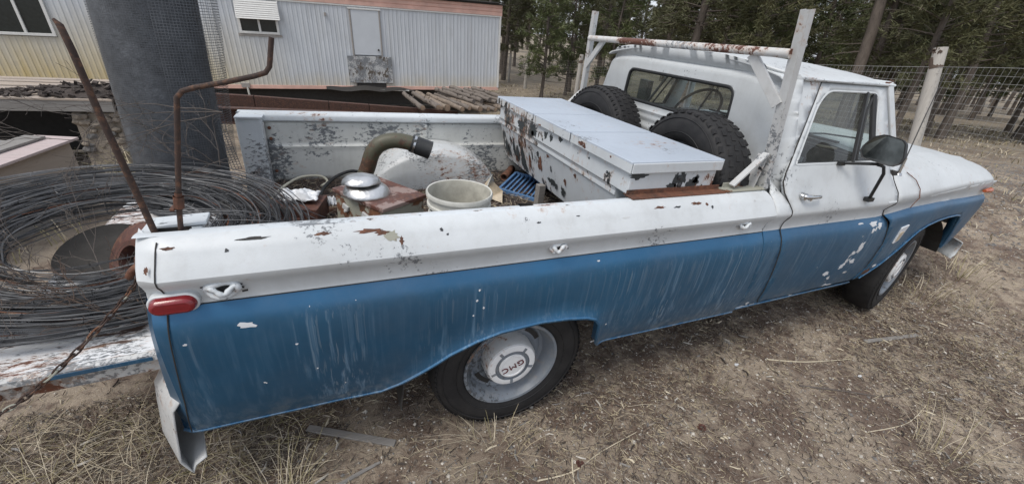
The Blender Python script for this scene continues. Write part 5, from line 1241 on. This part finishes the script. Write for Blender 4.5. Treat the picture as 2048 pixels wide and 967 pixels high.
# tumbleweed bits in the coil
twigs('dead_branch', 'matted dry twigs tangled in the middle of the wire coil', (-1.50, -.52, .84), [(-1, .2, .3), (-.6, -.6, .25), (.5, -.3, .3), (-.2, .6, .5), (-1, -.5, .1)], 17, .30, .0022, depth=3)
twigs('dead_branch', 'dark brown dead stems matted at the tailgate corner', (-1.32, -.74, .78), [(-1, .1, .12), (-.8, .5, .1), (-.9, -.1, .3), (-.5, .8, .2)], 23, .28, .0022, 'needle', depth=3)
b = MB().mat('rustred'); c = Vector((-1.44, -.36, .835)); ax = Vector((-.55, -.62, .50)).normalized()
b.lathe([(.05, -.02), (.055, .05), (.075, .055), (.080, .035), (.135, .03), (.150, .02), (.153, -.06), (.147, -.06), (.140, .0), (.05, -.01)], c, ax, 40)
for k in range(36):
    t = k * 2 * pi / 36; u = ax.cross(Vector((0, 0, 1))).normalized(); v = ax.cross(u); rad = u * cos(t) + v * sin(t); b.bar(c + rad * .150 + ax * .018, c + rad * .150 - ax * .05, .006, .008, rad)
single(b, 'brake_drum', 'red rusty brake drum seen inside the wire coil beside the truck corner', 'brake drum', c, smooth=35)
b = MB().mat('dark'); b.lathe([(.0, -.005), (.07, 0), (.13, .012), (.15, .04), (.155, .045), (.15, .05), (.125, .025), (.08, .012), (0, .008)], (-1.60, -.24, .80), (-.1, -.35, 1), 36); single(b, 'shade_disc', 'flat dark pan in the shadow inside the wire coil', 'disc', (-1.60, -.1, .80), smooth=40)  # dark disc stands in for the shadow in the hollow of the coil
b = MB().mat('rod'); P = [Vector(p) for p in ((-1.178, -.862, 1.10), (-1.184, -.86, 1.165), (-1.198, -.86, 1.33), (-1.214, -.86, 1.513), (-1.222, -.86, 1.66), (-1.2275, -.86, 1.712), (-1.236, -.858, 1.724))]
b.tube(P, [.0085, .0085, .0085, .008, .0075, .007, .003], 10); single(b, 'iron_rod', 'straight rusty iron rod standing in the rear stake pocket, leaning left', 'iron rod', P[0], smooth=50)
e = thing('bent_iron_bar', 'rusty iron bar with two bends standing in the rear stake pocket', 'iron bar', (-1.131, -.86, 1.10))
b = MB().mat('rod'); P = [(-1.131, -.862, 1.10), (-1.120, -.86, 1.20), (-1.107, -.86, 1.276), (-1.052, -.86, 1.530), (-1.046, -.86, 1.560), (-1.030, -.86, 1.577), (-1.00, -.86, 1.587), (-.931, -.86, 1.603), (-.860, -.86, 1.622), (-.832, -.86, 1.632), (-.820, -.86, 1.648), (-.804, -.86, 1.721)]
b.tube(P, .0070, 10); b.build('bar', e, smooth=50)
b = MB().mat('rust'); b.lathe([(.0135, -.018), (.0135, .018)], (-1.108, -.86, 1.270), (.18, 0, 1), 8); b.lathe([(.0095, .018), (.0095, .03)], (-1.108, -.86, 1.270), (.18, 0, 1), 8); b.box((-1.125, -.86, 1.252), (.012, .03, .008)); b.build('coupling_nut', e, bevel=.002)
b = MB().mat('rail'); b.box((-1.135, -.80, 1.186), (.14, .07, .012), (0, -.03, .05)); single(b, 'paint_flaked_plate', 'small white flaking steel plate behind the two rods on the rail corner', 'plate', (-1.135, -.8, 1.18), bevel=.003)
# ================================================================== trailer house
tr = thing('mobile_home', 'long white corrugated mobile home with salmon trim and yellow rust stains behind the truck', 'mobile home', (4.005, 10.0, .136))
tr.rotation_euler = (0, -math.asin(.03324), 0)
Z0 = (0, 0, 0)
def T(mb, name, parent=tr, **kw): return mb.build(name, parent, base=Z0, **kw)
b = MB().mat('siding'); xs = []; x = -13.4
while x < -.02: xs += [x, x + .035, x + .05, x + .085]; x += .1
holes_s = [(-10.95, -9.70, .97, 1.92), (-6.42, -5.60, 1.20, 1.90), (-4.0, -3.27, .0, 1.90)]
def skip(x, z): return any(a < x < c and d < z < e_ for a, c, d, e_ in holes_s)
b.grid(lambda x, z: Vector((x, -.0 if ((x + 13.4) % .1) > .045 or ((x + 13.4) % .1) < .02 and False else -.009, z)) if True else None, xs, [.08, .3, .6, .97, 1.20, 1.5, 1.90, 1.925], lambda x, z: skip(x, z))
T(b, 'siding_sheet')
b = MB().mat('siding'); b.box((-6.7, 1.6, 1.0), (13.36, 3.1, 1.86)); T(b, 'wall_core')
b = MB().mat('pinktrim'); b.box((-6.7, -.004, .040), (13.42, .03, .085)); b.box((.0, 1.6, .04), (.04, 3.2, .085)); T(b, 'base_trim', bevel=.003)
b = MB().mat('framew'); b.box((-6.7, -.012, 1.938), (13.44, .03, .03)); b.box((-.012, -.012, 1.0), (.05, .035, 1.86)); T(b, 'white_trim', bevel=.003)
b = MB().mat('pinktrim')
pr = [(0, 1.953), (-.02, 1.96), (-.02, 2.04), (-.008, 2.05), (-.022, 2.06), (-.024, 2.13), (-.010, 2.14), (-.026, 2.15), (-.028, 2.21), (0, 2.215)]
b.grid(lambda x, t: Vector((x, interp(range(10), [p[0] for p in pr], t) - .01, interp(range(10), [p[1] for p in pr], t))), lin(-13.42, .03, .9), list(range(10))); b.box((.02, 1.6, 2.08), (.05, 3.2, .26)); T(b, 'fascia')
b = MB().mat('roofd'); b.box((-6.7, 1.6, 2.235), (13.56, 3.4, .03)); b.box((-1.7, -.08, 2.262), (3.2, .12, .02), (.1, -.004, 0)); T(b, 'roof')
b = MB().mat('rust'); b.box((-2.35, -.03, 2.20), (.35, .012, .05), (0, .03, 0)); T(b, 'rust_patch')
d = MB().mat('doorw'); d.box((-3.635, -.018, 1.355), (.66, .03, 1.03)); dd = T(d, 'door', bevel=.004)
k = MB().mat('dark'); k.lathe([(.02, 0), (.025, .02), (.02, .04), (0, .045)], (-3.37, -.03, .97), (0, -1, 0), 12); T(k, 'knob', dd, smooth=50)
d = MB().mat('framed'); 
for x in (-3.99, -3.29): d.box((x, -.022, 1.355), (.035, .04, 1.07))
d.mat('framew'); d.box((-3.64, -.026, 1.885), (.78, .05, .035)); T(d, 'door_frame', bevel=.003)
d = MB().mat('flake'); d.box((-3.61, -.045, .49), (1.10, .02, .65), (.02, 0, 0)); d.mat('dark'); d.box((-3.61, -.02, .36), (.74, .012, .80)); T(d, 'patch_board', bevel=.004)
def window(x0, x1, z0, z1, mull, par=tr):
    w = MB().mat('framew'); t = .05
    w.box(((x0 + x1) / 2, -.022, z0 + t / 2), (x1 - x0, .05, t)); w.box(((x0 + x1) / 2, -.022, z1 - t / 2), (x1 - x0, .05, t))
    for x in (x0 + t / 2, x1 - t / 2): w.box((x, -.021, (z0 + z1) / 2), (t, .048, z1 - z0 - 2 * t))
    w.box((mull, -.02, (z0 + z1) / 2), (.045, .045, z1 - z0 - 2 * t)); wo = T(w, 'window', par, bevel=.003)
    for a, c in ((x0 + t, mull - .02), (mull + .02, x1 - t)):
        p = MB().mat('glassd'); p.box(((a + c) / 2, -.008, (z0 + z1) / 2), (c - a, .006, z1 - z0 - 2 * t)); T(p, 'pane', wo)
    return wo
window(-10.93, -9.70, .985, 1.90, -10.15)
w2 = window(-6.42, -5.60, 1.215, 1.62, -6.0)
k = MB().mat('framed'); k.box((-6.01, -.012, 1.19), (.9, .03, .05)); T(k, 'sill', w2)
aw = sub_empty('awning', tr)
for i in range(9): s = MB().mat('framew'); s.box((-5.98, -.055 - (8 - i) * .012, 1.545 + i * .042), (.86, .012, .048), (-.55, 0, 0)); T(s, 'slat', aw)
for x in (-6.41, -5.55): s = MB().mat('framew'); s.bar((x, -.16, 1.53), (x, -.02, 1.92), .012, .02, (1, 0, 0)); T(s, 'side_arm', aw)
for x, z, w_, h_ in ((-4.55, 1.72, .05, .07), (-6.55, .08, .17, .10)): k = MB().mat('framed'); k.box((x, -.035, z), (w_, .07, h_)); T(k, 'outlet_box', bevel=.004)
k = MB().mat('plastic'); k.tube([(-6.52, -.05, .04), (-6.51, -.05, -.30)], .022, 10); T(k, 'vent_pipe', smooth=50)
k = MB().mat('dark')
k.grid(lambda x, t: Vector((x, -.03 - .16 * t * (1 - ((x + 3.6) / 1.3) ** 2), .03 - .05 * t + .05 * (1 - ((x + 3.9) / 1.1) ** 2) * (1 - t) - .02 * sin(x * 7))), lin(-4.75, -2.5, .12), [0, .5, 1]); T(k, 'torn_underbelly', solid=.004)
k = MB().mat('framew'); k.box((-3.1, -.10, -.01), (.9, .02, .03), (0, .02, 0)); T(k, 'loose_strip')
k = MB().mat('dark'); k.box((-6.7, .32, -.22), (13.0, .10, .46)); k.box((-6.7, .9, -.10), (13.2, .12, .2)); k.box((-6.7, 2.3, -.10), (13.2, .12, .2))  # front dark beam added to read as shade under the home
for x in (-12, -9.5, -7, -4.4, -1.2): k.box((x, 1.3, -.42), (.4, .4, .5))
k.box((-6.7, 3.0, -.3), (13.2, .05, .55)); T(k, 'undercarriage_and_shade_beam')

# ---- rusted beams, logs between truck and trailer
e = thing('steel_frame_beam', 'long rusted plate girder lying in front of the mobile home, farther of the two beams', 'steel beam', (-.9, 7.0, -.3), 'rusted beams behind the truck')
xs = [-3.6, -2.0, -.72, .05, 1.05, 1.95]
zt_ = lambda x: interp([-3.6, -2.5, .9, 2.0], [.30, .27, .10, .05], x)
for a, c in zip(xs[:-1], xs[1:]):
    m = MB().mat('beam'); x0, x1 = a + .006, c - .006
    m.add([(x0, 7.0, zt_(x0)), (x1, 7.0, zt_(x1)), (x1, 7.0, zt_(x1) - .20), (x0, 7.0, zt_(x0) - .20), (x0, 7.12, zt_(x0)), (x1, 7.12, zt_(x1)), (x1, 7.12, zt_(x1) - .20), (x0, 7.12, zt_(x0) - .20)], [(0, 3, 2, 1), (4, 5, 6, 7), (0, 1, 5, 4), (3, 7, 6, 2), (1, 2, 6, 5), (0, 4, 7, 3)]); m.build('girder_plate', e, bevel=.004)
m = MB().mat('beam')
for x in (-3.2, -1.6, -.2, 1.5): m.box((x, 7.06, -.3), (.2, .1, .5))
m.build('support', e)
e = thing('steel_rail_beam', 'rusted flanged beam lying just behind the far bed side, nearer of the two beams', 'steel beam', (0, 5.5, -.3), 'rusted beams behind the truck')
zr = lambda x: interp([-3, 2.6, 5], [.335, .215, .16], x)
m = MB().mat('beam'); m.bar((-3.2, 5.5, zr(-3.2)), (4.6, 5.5, zr(4.6)), .16, .022); m.bar((-3.2, 5.53, zr(-3.2) - .11), (4.6, 5.53, zr(4.6) - .11), .014, .20); m.bar((-3.2, 5.5, zr(-3.2) - .22), (4.6, 5.5, zr(4.6) - .22), .16, .022); m.build('flanged_rail', e, bevel=.003)
for x in (-1.3, -.2, .95, 1.9): m = MB().mat('beam'); m.box((x, 5.47, zr(x) - .115), (.20, .06, .19)); m.build('web_plate', e, bevel=.003)
b = MB().mat('greywood'); b.box((-.02, 5.35, .245), (.42, .16, .05), (.0, .25, .1)); single(b, 'wood_scrap', 'grey board end sticking up behind the far bed rail', 'board', (-.02, 5.35, .2), bevel=.01)
LG = [(.93, .84, .055, 'log', 'dark barked log, leftmost of the pile behind the bed'), (1.24, 1.05, .052, 'log', 'barked log second from the left of the pile'), (1.40, 1.12, .075, 'logp', 'thick peeled log with a pale cut end in the pile'), (1.30, 1.20, .045, 'log', 'thin barked log tucked beside the thick peeled one'), (1.72, 1.38, .055, 'logp', 'peeled pale log right of the thick one'), (1.86, 1.55, .045, 'log', 'dark thin log with a black end in the middle of the pile'), (2.08, 1.62, .062, 'logp', 'long peeled log with stubby knots in the pile'), (2.26, 1.86, .05, 'log', 'grey barked log right of the long peeled log'), (2.42, 2.05, .05, 'log', 'grey log next to the toolbox end of the pile'), (2.62, 2.25, .05, 'logp', 'pale log mostly hidden by the toolbox'), (2.80, 2.45, .055, 'log', 'dark log at the right end of the pile')]
for i, (xn, xf, r, mt, lb) in enumerate(LG):
    zn = .275 + r * .6 + (.02 if i % 2 else 0); e = thing('log', lb, 'log', (xn, 5.75, zn), 'logs piled on the beams'); b = MB().mat(mt); rr = random.Random(i)
    P = [Vector((xn + (xf - xn) * t + rr.uniform(-.008, .008), 5.88 + 1.65 * t, zn + .0 * t + rr.uniform(-.006, .006))) for t in np.linspace(0, 1, 9)]
    b.tube(P, [r * .88 * rr.uniform(.88, 1.08) for _ in P], 12, cap=False)
    for q in range(5): p = P[rr.randrange(1, 8)]; a = rr.uniform(0, 3.1); b.tube([p + Vector((cos(a), -.1, sin(a))) * r * .8, p + Vector((cos(a), -.3, sin(a))) * (r + .03)], [.010, .006], 5)
    b.build('bark', e, smooth=50)
    c = MB().mat('logend'); c.lathe([(r * .87, 0), (r * .5, .004), (0, .003)], P[0], (0, -1, 0), 12); c.build('cut_end', e)
for i in range(6):
    xn = 2.05 + i * .17; zn = .40 + .03 * (i % 3); r = .045; e = thing('log', ['knotty dark log on the upper layer of the pile, leftmost', 'barked log on the upper layer, second from left', 'grey log on the upper layer, third from left', 'knotty log on the upper layer, fourth from left', 'dark log on the upper layer beside the toolbox', 'log on the upper layer hidden behind the toolbox corner'][i], 'log', (xn, 6.3, zn), 'logs piled on the beams'); b = MB().mat('log'); rr = random.Random(40 + i)
    P = [Vector((xn - .5 * t + rr.uniform(-.012, .012), 6.2 + 1.3 * t, zn + .04 * t + rr.uniform(-.01, .01))) for t in np.linspace(0, 1, 9)]; b.tube(P, [r * rr.uniform(.8, 1.2) for _ in P], 9, cap=True)
    for q in range(8): p = P[rr.randrange(1, 8)]; a = rr.uniform(0, 3.1); b.tube([p, p + Vector((cos(a), -.3, sin(a))) * (r + .03)], [.016, .008], 5)
    b.build('bark', e, smooth=50)

# ---- collapsed deck at the left
e = thing('collapsed_deck', 'grey weathered deck edge with rotten boards and bark rubble at far left', 'deck', (-3.9, 4.4, -.25))
m = MB().mat('greywood'); m.bar((-6.2, 4.0, .578), (-2.98, 4.0, .592), .045, .125); m.build('edge_beam', e, bevel=.004)
rr = random.Random(4)
for i in range(8):
    y = 4.06 + i * .165; m = MB().mat('tanwood'); dx = rr.uniform(-.1, .1); m.bar((-6.2, y + rr.uniform(-.02, .02), .655 + rr.uniform(-.008, .012)), (-2.92 + dx, y + rr.uniform(-.02, .02), .665 + rr.uniform(-.01, .02)), .15, .022); m.build('deck_board', e, bevel=.003)
m = MB().mat('char')
m.grid(lambda x, y: Vector((x, y, .655 + max(-.03, .155 * math.exp(-((x + 3.25) / .42) ** 2 - ((y - 4.28) / .20) ** 2) + .045 * nz(x * 7, y * 7, 2) * smth((x + 4.1) / .3) * (1 - smth((y - 4.6) / .2)) - .012))), lin(-4.3, -2.86, .035), lin(4.0, 4.75, .035))
for k in range(130):
    x = rr.uniform(-4.0, -2.9); y = rr.uniform(4.0, 4.6); z = .665 + .14 * math.exp(-((x + 3.25) / .42) ** 2 - ((y - 4.28) / .20) ** 2); m.box((x, y, z + .01), (rr.uniform(.02, .10), rr.uniform(.02, .05), rr.uniform(.01, .03)), (rr.uniform(-.6, .6), rr.uniform(-.6, .6), rr.uniform(0, 3)))
ru = m.build('bark_rubble', e); ru['kind'] = 'stuff'
m = MB().mat('dark'); m.box((-4.8, 5.45, .15), (3.6, .05, .9)); m.box((-4.8, 4.8, .625), (3.5, 1.3, .02)); m.box((-2.93, 4.9, .15), (.05, 1.1, .85)); m.build('dark_void_lining', e)  # dark sheets stand for the shade in the void under the deck
e = thing('stone_pier', 'crumbling stone and mortar pier under the right end of the deck', 'stone pier', (-3.15, 4.1, -.25))
for k in range(120):
    x = -3.42 + rr.random() ** .8 * .50; z = rr.uniform(-.28, .50); 
    if x < -3.36 + .12 * abs(z - .5) / .5 * -1: pass
    s = rr.uniform(.035, .085); m = MB().mat('rubble' if rr.random() < .8 else 'stoned'); c = Vector((x, 4.12 + rr.uniform(-.08, .10), z))
    ico = []
    for iz, (zz, rad) in enumerate(((-1, .5), (-.3, 1), (.4, .95), (1, .45))):
        for q in range(6): a = q * pi / 3 + iz * .4 + rr.uniform(-.2, .2); ico.append(c + Vector((cos(a) * rad * s * rr.uniform(.8, 1.1), sin(a) * rad * s * .8, zz * s * .6 + rr.uniform(-.01, .01))))
    fs = [(i * 6 + q, i * 6 + (q + 1) % 6, (i + 1) * 6 + (q + 1) % 6, (i + 1) * 6 + q) for i in range(3) for q in range(6)] + [tuple(range(6))[::-1], tuple(range(18, 24))]
    m.add(ico, fs); m.build('stone', e, bevel=.006, smooth=40)
m = MB().mat('rubble'); m.box((-3.17, 4.17, .10), (.46, .20, .80)); m.build('mortar_core', e)
e = thing('beige_crate', 'long beige timber box topped by a faded pink board at the left edge', 'timber box', (-3.15, 2.0, -.1))
m = MB().mat('beigewood'); A = Vector((-2.90, 2.76, .0)); B2 = Vector((-3.36, .90, .0)); m.bar(A + Vector((-.14, 0, .33)), B2 + Vector((-.14, 0, .27)), .26, .40); m.build('side_board', e, bevel=.006)
m = MB().mat('greywood'); m.bar(A + Vector((-.16, -.05, .02)), B2 + Vector((-.16, .05, -.03)), .18, .26); m.build('plinth', e, bevel=.006)
m = MB().mat('pinkwood'); m.bar(A + Vector((-.11, .02, .545)), B2 + Vector((-.11, 0, .485)), .34, .022); m.build('top_board', e, bevel=.003)
m = MB().mat('greywood'); m.bar(A + Vector((-.22, -.05, .568)), B2 + Vector((-.24, 0, .508)), .16, .02); m.build('cross_board', e, bevel=.003)
m = MB().mat('greywood'); m.bar((-3.75, 3.1, .42), (-3.42, 3.05, .40), .10, .05); tag(m.build('grey_block', base=(-3.6, 3.1, .4), bevel=.01), 'grey timber block poking in at the left edge above the pink board', 'timber block')

# ================================================================== fence
fe = thing('wire_fence', 'tall welded wire fence running from behind the cab past the truck nose', 'fence', (7, 6, 0))
ztop = lambda y: interp([-5, .36, 2.2, 7, 12.5, 18], [2.30, 1.95, 1.80, 1.40, .90, .80], y)
m = MB().mat('galv'); zb_ = lambda y: hg(7, y) + .03
Y = lin(-5, 18, .5)
for k in range(17):
    m.mat('fence'); m.tube([(7 + .01 * sin(y * 1.3 + k), y, zb_(y) + (ztop(y) - zb_(y)) * k / 16 + .006 * sin(y * 2.1 + k * 2)) for y in Y], .0018 if k < 16 else .0028, 3, cap=False)
y = -5.0
while y < 18: 
    m.tube([(7, y, zb_(y)), (7.006, y + .006 * sin(y * 5), (zb_(y) + ztop(y)) / 2), (7, y, ztop(y))], .0017, 3, cap=False); y += .062 if y < 5 else .12
m.build('wire_mesh', fe)
def fpost(name, y, top, r, mat, label, lean=0, par=None, bark=False):
    e = thing(name, label, 'fence post', (7.0, y, hg(7, y)), 'posts of the wire fence'); m = MB().mat(mat); zb2 = hg(7, y) - .1
    P = [Vector((7.05, y + lean * (z - zb2), z)) for z in np.linspace(zb2, top, 7)]; m.tube(P, [r * (1 + .03 * sin(q * 2)) for q in range(7)], 16); m.build('shaft', e, smooth=50)
    if bark:
        k = MB().mat('postd'); k.tube([P[-1] + Vector((0, -.01 + lean * -.24, -.26)), P[-1] + Vector((0, 0, -.12))], [r * 1.04, r * .92], 12, cap=False); k.build('bark_band', e)
        k = MB().mat('postd')
        for q in range(5): k.box(P[-1] + Vector((-r * .9, rr.uniform(-.07, .05), rr.uniform(-.08, .0))), (.01, .04, .03), (rr.random(), 0, 0))
        k.build('bark_scrap', e)
fpost('leaning_post', .90, 2.12, .076, 'post', 'pale peeled post leaning right behind the truck hood', lean=.212, bark=True)
fpost('fence_post', 10.5, 1.28, .07, 'post', 'pale fence post with a dark cap behind the rack at left', .0, bark=True)
fpost('fence_post', 14.7, .98, .07, 'post', 'pale peeled fence post with a blackened foot, in front of the pines'); fpost('fence_post', 16.6, .82, .05, 'post', 'thin pale fence post next to the mobile home corner'); fpost('fence_post', 5.8, 1.55, .07, 'post', 'fence post seen through the cab rear window'); fpost('fence_post', -4.2, 2.3, .08, 'post', 'fence post beyond the right edge of the yard')

# ================================================================== pines
def clump(b, p, d, rs, n, L, w):
    for k in range(n):
        v = Vector(rs.uniform(-1, 1, 3)) * .95 + d * .9; v.normalize(); q = v.cross(Vector(rs.uniform(-1, 1, 3))).normalized() * w / 2; o = p + Vector(rs.uniform(-.06, .06, 3)); l = L * rs.uniform(.6, 1.1)
        b.add([o - q, o + q, o + v * l + q * .5, o + v * l - q * .5], [(0, 1, 2, 3)])
def pine_mesh(seed, H, low, leafmat, dens=1.0, br=1.7, trunk_r=.13):
    rs = np.random.RandomState(seed); t = MB().mat('bark'); c = MB().mat(leafmat); P = []; bend = rs.uniform(-.25, .25, 2)
    for k in range(12):
        z = H * k / 11 - .3; P.append(Vector((bend[0] * (z / H) ** 2 + .03 * sin(z * 1.7 + seed), bend[1] * (z / H) ** 2, z)))
    t.tube(P, [trunk_r * (1 - .85 * k / 11) + (.04 if k == 0 else 0) for k in range(12)], 8)
    nb = int(76 * dens * H / 8)
    for k in range(nb):
        z = low + (H - low) * (k / nb) ** 1.05; f = z / H; i = min(10, int((z + .3) / H * 11)); p0 = P[i].lerp(P[i + 1], ((z + .3) / H * 11) - i); a = rs.rand() * 6.283
        L = br * (1 - f) ** .6 * rs.uniform(.55, 1.1) * (.75 if z < low + .8 else 1); d = Vector((cos(a), sin(a), rs.uniform(-.1, .45))).normalized()
        e = p0 + d * L + Vector((0, 0, -.12 * L * rs.rand())); m_ = p0.lerp(e, .5) + Vector((0, 0, .04)); t.tube([p0, m_, e], [.018, .012, .004], 4, cap=False)
        nc = max(3, int(L * 8.5))
        for q in range(nc):
            tt = .28 + .72 * (q + rs.rand()) / nc; p = p0.lerp(e, tt) + Vector(rs.uniform(-.18, .18, 3)) * (L * .8); clump(c, p, d, rs, 20, .15, .021)
    for k in range(int(low * 5) + 3):     # bare dead lower limbs
        z = rs.uniform(.7, max(1.0, low + .6)); i = min(10, int((z + .3) / H * 11)); p0 = P[i].lerp(P[i + 1], ((z + .3) / H * 11) - i); a = rs.rand() * 6.283; L = rs.uniform(.4, 1.3)
        t.tube([p0, p0 + Vector((cos(a) * L * .5, sin(a) * L * .5, -.02 * L)), p0 + Vector((cos(a + .3) * L, sin(a + .3) * L, rs.uniform(-.3, .1) * L))], [.012, .008, .002], 3, cap=False)
    return t, c
VAR = []
for sd_, H, low, lm, dn, br, tr_ in ((1, 8.5, 1.5, 'leaf', 1.15, 1.7, .09), (2, 9.5, 1.7, 'leaf', 1.1, 1.8, .10), (3, 7.0, .9, 'leaf2', 1.35, 1.35, .07), (4, 10, 2.2, 'leaf', 1.05, 1.9, .13), (5, 6.2, .6, 'leaf2', 1.4, 1.3, .06), (6, 8.8, 1.3, 'leaf', 1.2, 1.7, .09), (7, 9.5, 3.7, 'leaf', 1.0, 1.6, .145)):
    t, c = pine_mesh(sd_, H, low, lm, dn, br, tr_); e = thing('pine_tree', 'pine', 'pine tree', (0, 0, 0), 'pines of the forest'); t.build('trunk', e, base=(0, 0, 0), smooth=60); c.build('crown', e, base=(0, 0, 0)); VAR.append(e)
used = [False] * len(VAR); rsl = random.Random(3)
def place(v, x, y, s, rz, label, lean=(0, 0)):
    z = hgn(x, y) - .02
    az = math.degrees(atan2(x + .675, y + 2.22)); t_ = lean[1] + .115 * smth((az - 25) / 50); wr_ = rsl.uniform(-.035, .035)
    R_ = Matrix.Rotation(t_, 3, Vector((-.37, -.93, 0))) @ Matrix.Rotation(wr_, 3, 'X') @ Matrix.Rotation(rz, 3, 'Z'); eu = tuple(R_.to_euler())
    if not used[v]:
        o = VAR[v]; used[v] = True; o.location = (x, y, z); o.rotation_euler = eu; o.scale = (s,) * 3; o['label'] = label
    else: o = copy_tree(VAR[v], (x, y, z), eu, s, label)
    return o
KN = [(2, 6.3, 11.6, .95, 'slim young pine with light green crown nearest the mobile home corner', (0, 0)), (4, 7.9, 12.7, 1.0, 'bright green young pine just right of the white fence post', (0, 0)), (5, 8.9, 14.2, 1.0, 'dense pine behind the far rack post', (0, 0)), (0, 5.6, 15.6, 1.1, 'dark pine rising right beside the mobile home roof', (0, 0)), (4, 9.6, 12.4, 1.1, 'young pine with low boughs above the left end of the rack pipe', (0, 0)),
      (6, 10.9, 4.15, 1.0, 'pine with thick pale leaning trunk above the truck roof', (0, .03)), (1, 12.2, 4.6, .9, 'pine with dark straight trunk left of the leaning post', (0, 0)), (0, 11.2, 3.2, .9, 'dark trunked pine just right of the leaning post', (0, 0)), (3, 13.1, 3.5, 1.0, 'stout twin looking pine right of the leaning post', (0, 0)), (1, 13.0, 3.05, .95, 'pine standing close against the stout one', (0, 0)), (5, 15.0, 2.2, 1.0, 'pine at the far right edge of the wood', (0, 0)), (2, 11.5, 7.5, 1.1, 'light green pine behind the cab roof', (0, 0)), (5, 10.8, 9.6, 1.0, 'pine behind the middle of the rack pipe', (0, 0))]
for v, x, y, s, lb, ln in KN: place(v, x, y, s, random.uniform(0, 6.28), lb, ln)
spots = []; rsf = random.Random(77); tries = 0
cx, cy = cam_o.location.x, cam_o.location.y
while len(spots) < 96 and tries < 5000:
    tries += 1; az = radians(rsf.uniform(15, 84)); d = 12.5 + 38 * rsf.random() ** .8; x, y = cx + sin(az) * d, cy + cos(az) * d
    if x < 8.4 and not (y > 15.0): continue
    if x < 4.3 and y < 14.8: continue
    if az < radians(34) and rsf.random() < .45: continue
    if any((x - a) ** 2 + (y - c) ** 2 < (1.3 + d * .02) ** 2 for a, c in spots + [(k[1], k[2]) for k in KN]): continue
    spots.append((x, y))
for k in range(10): spots.append((rsf.uniform(-12, 2), rsf.uniform(16, 24)))
for i, (x, y) in enumerate(spots):
    v = rsf.choice([0, 1, 3, 5, 0, 1, 2]); place(v, x, y, rsf.uniform(.9, 1.35), rsf.uniform(0, 6.28), 'pine tree standing back in the crowded forest')
# far wood that closes the view
rs = np.random.RandomState(8); b = MB()
for k in range(64):
    az = radians(rs.uniform(10, 88)); d = rs.uniform(52, 80); x, y = cx + sin(az) * d, cy + cos(az) * d; z = hg(x, y); H = rs.uniform(8, 12); b.mat('bark'); b.tube([(x, y, z - .5), (x, y, z + H)], [.16, .05], 5)
    b.mat('leaf')
    for q in range(150):
        h = rs.uniform(2.2, H); r = 2.0 * (1 - h / (H + 1)) + .3; a = rs.rand() * 6.28; p = Vector((x + cos(a) * r * rs.rand(), y + sin(a) * r * rs.rand(), z + h)); u = Vector(rs.uniform(-1, 1, 3)).normalized() * .30; v = u.cross(Vector(rs.uniform(-1, 1, 3))).normalized() * .22
        b.add([p - u - v, p + u - v * .3, p + u * .6 + v, p - u * .4 + v * .7], [(0, 1, 2, 3)])
o = b.build('far_forest'); tag(o, 'far pine wood closing the view behind the nearer trees', kind='stuff')
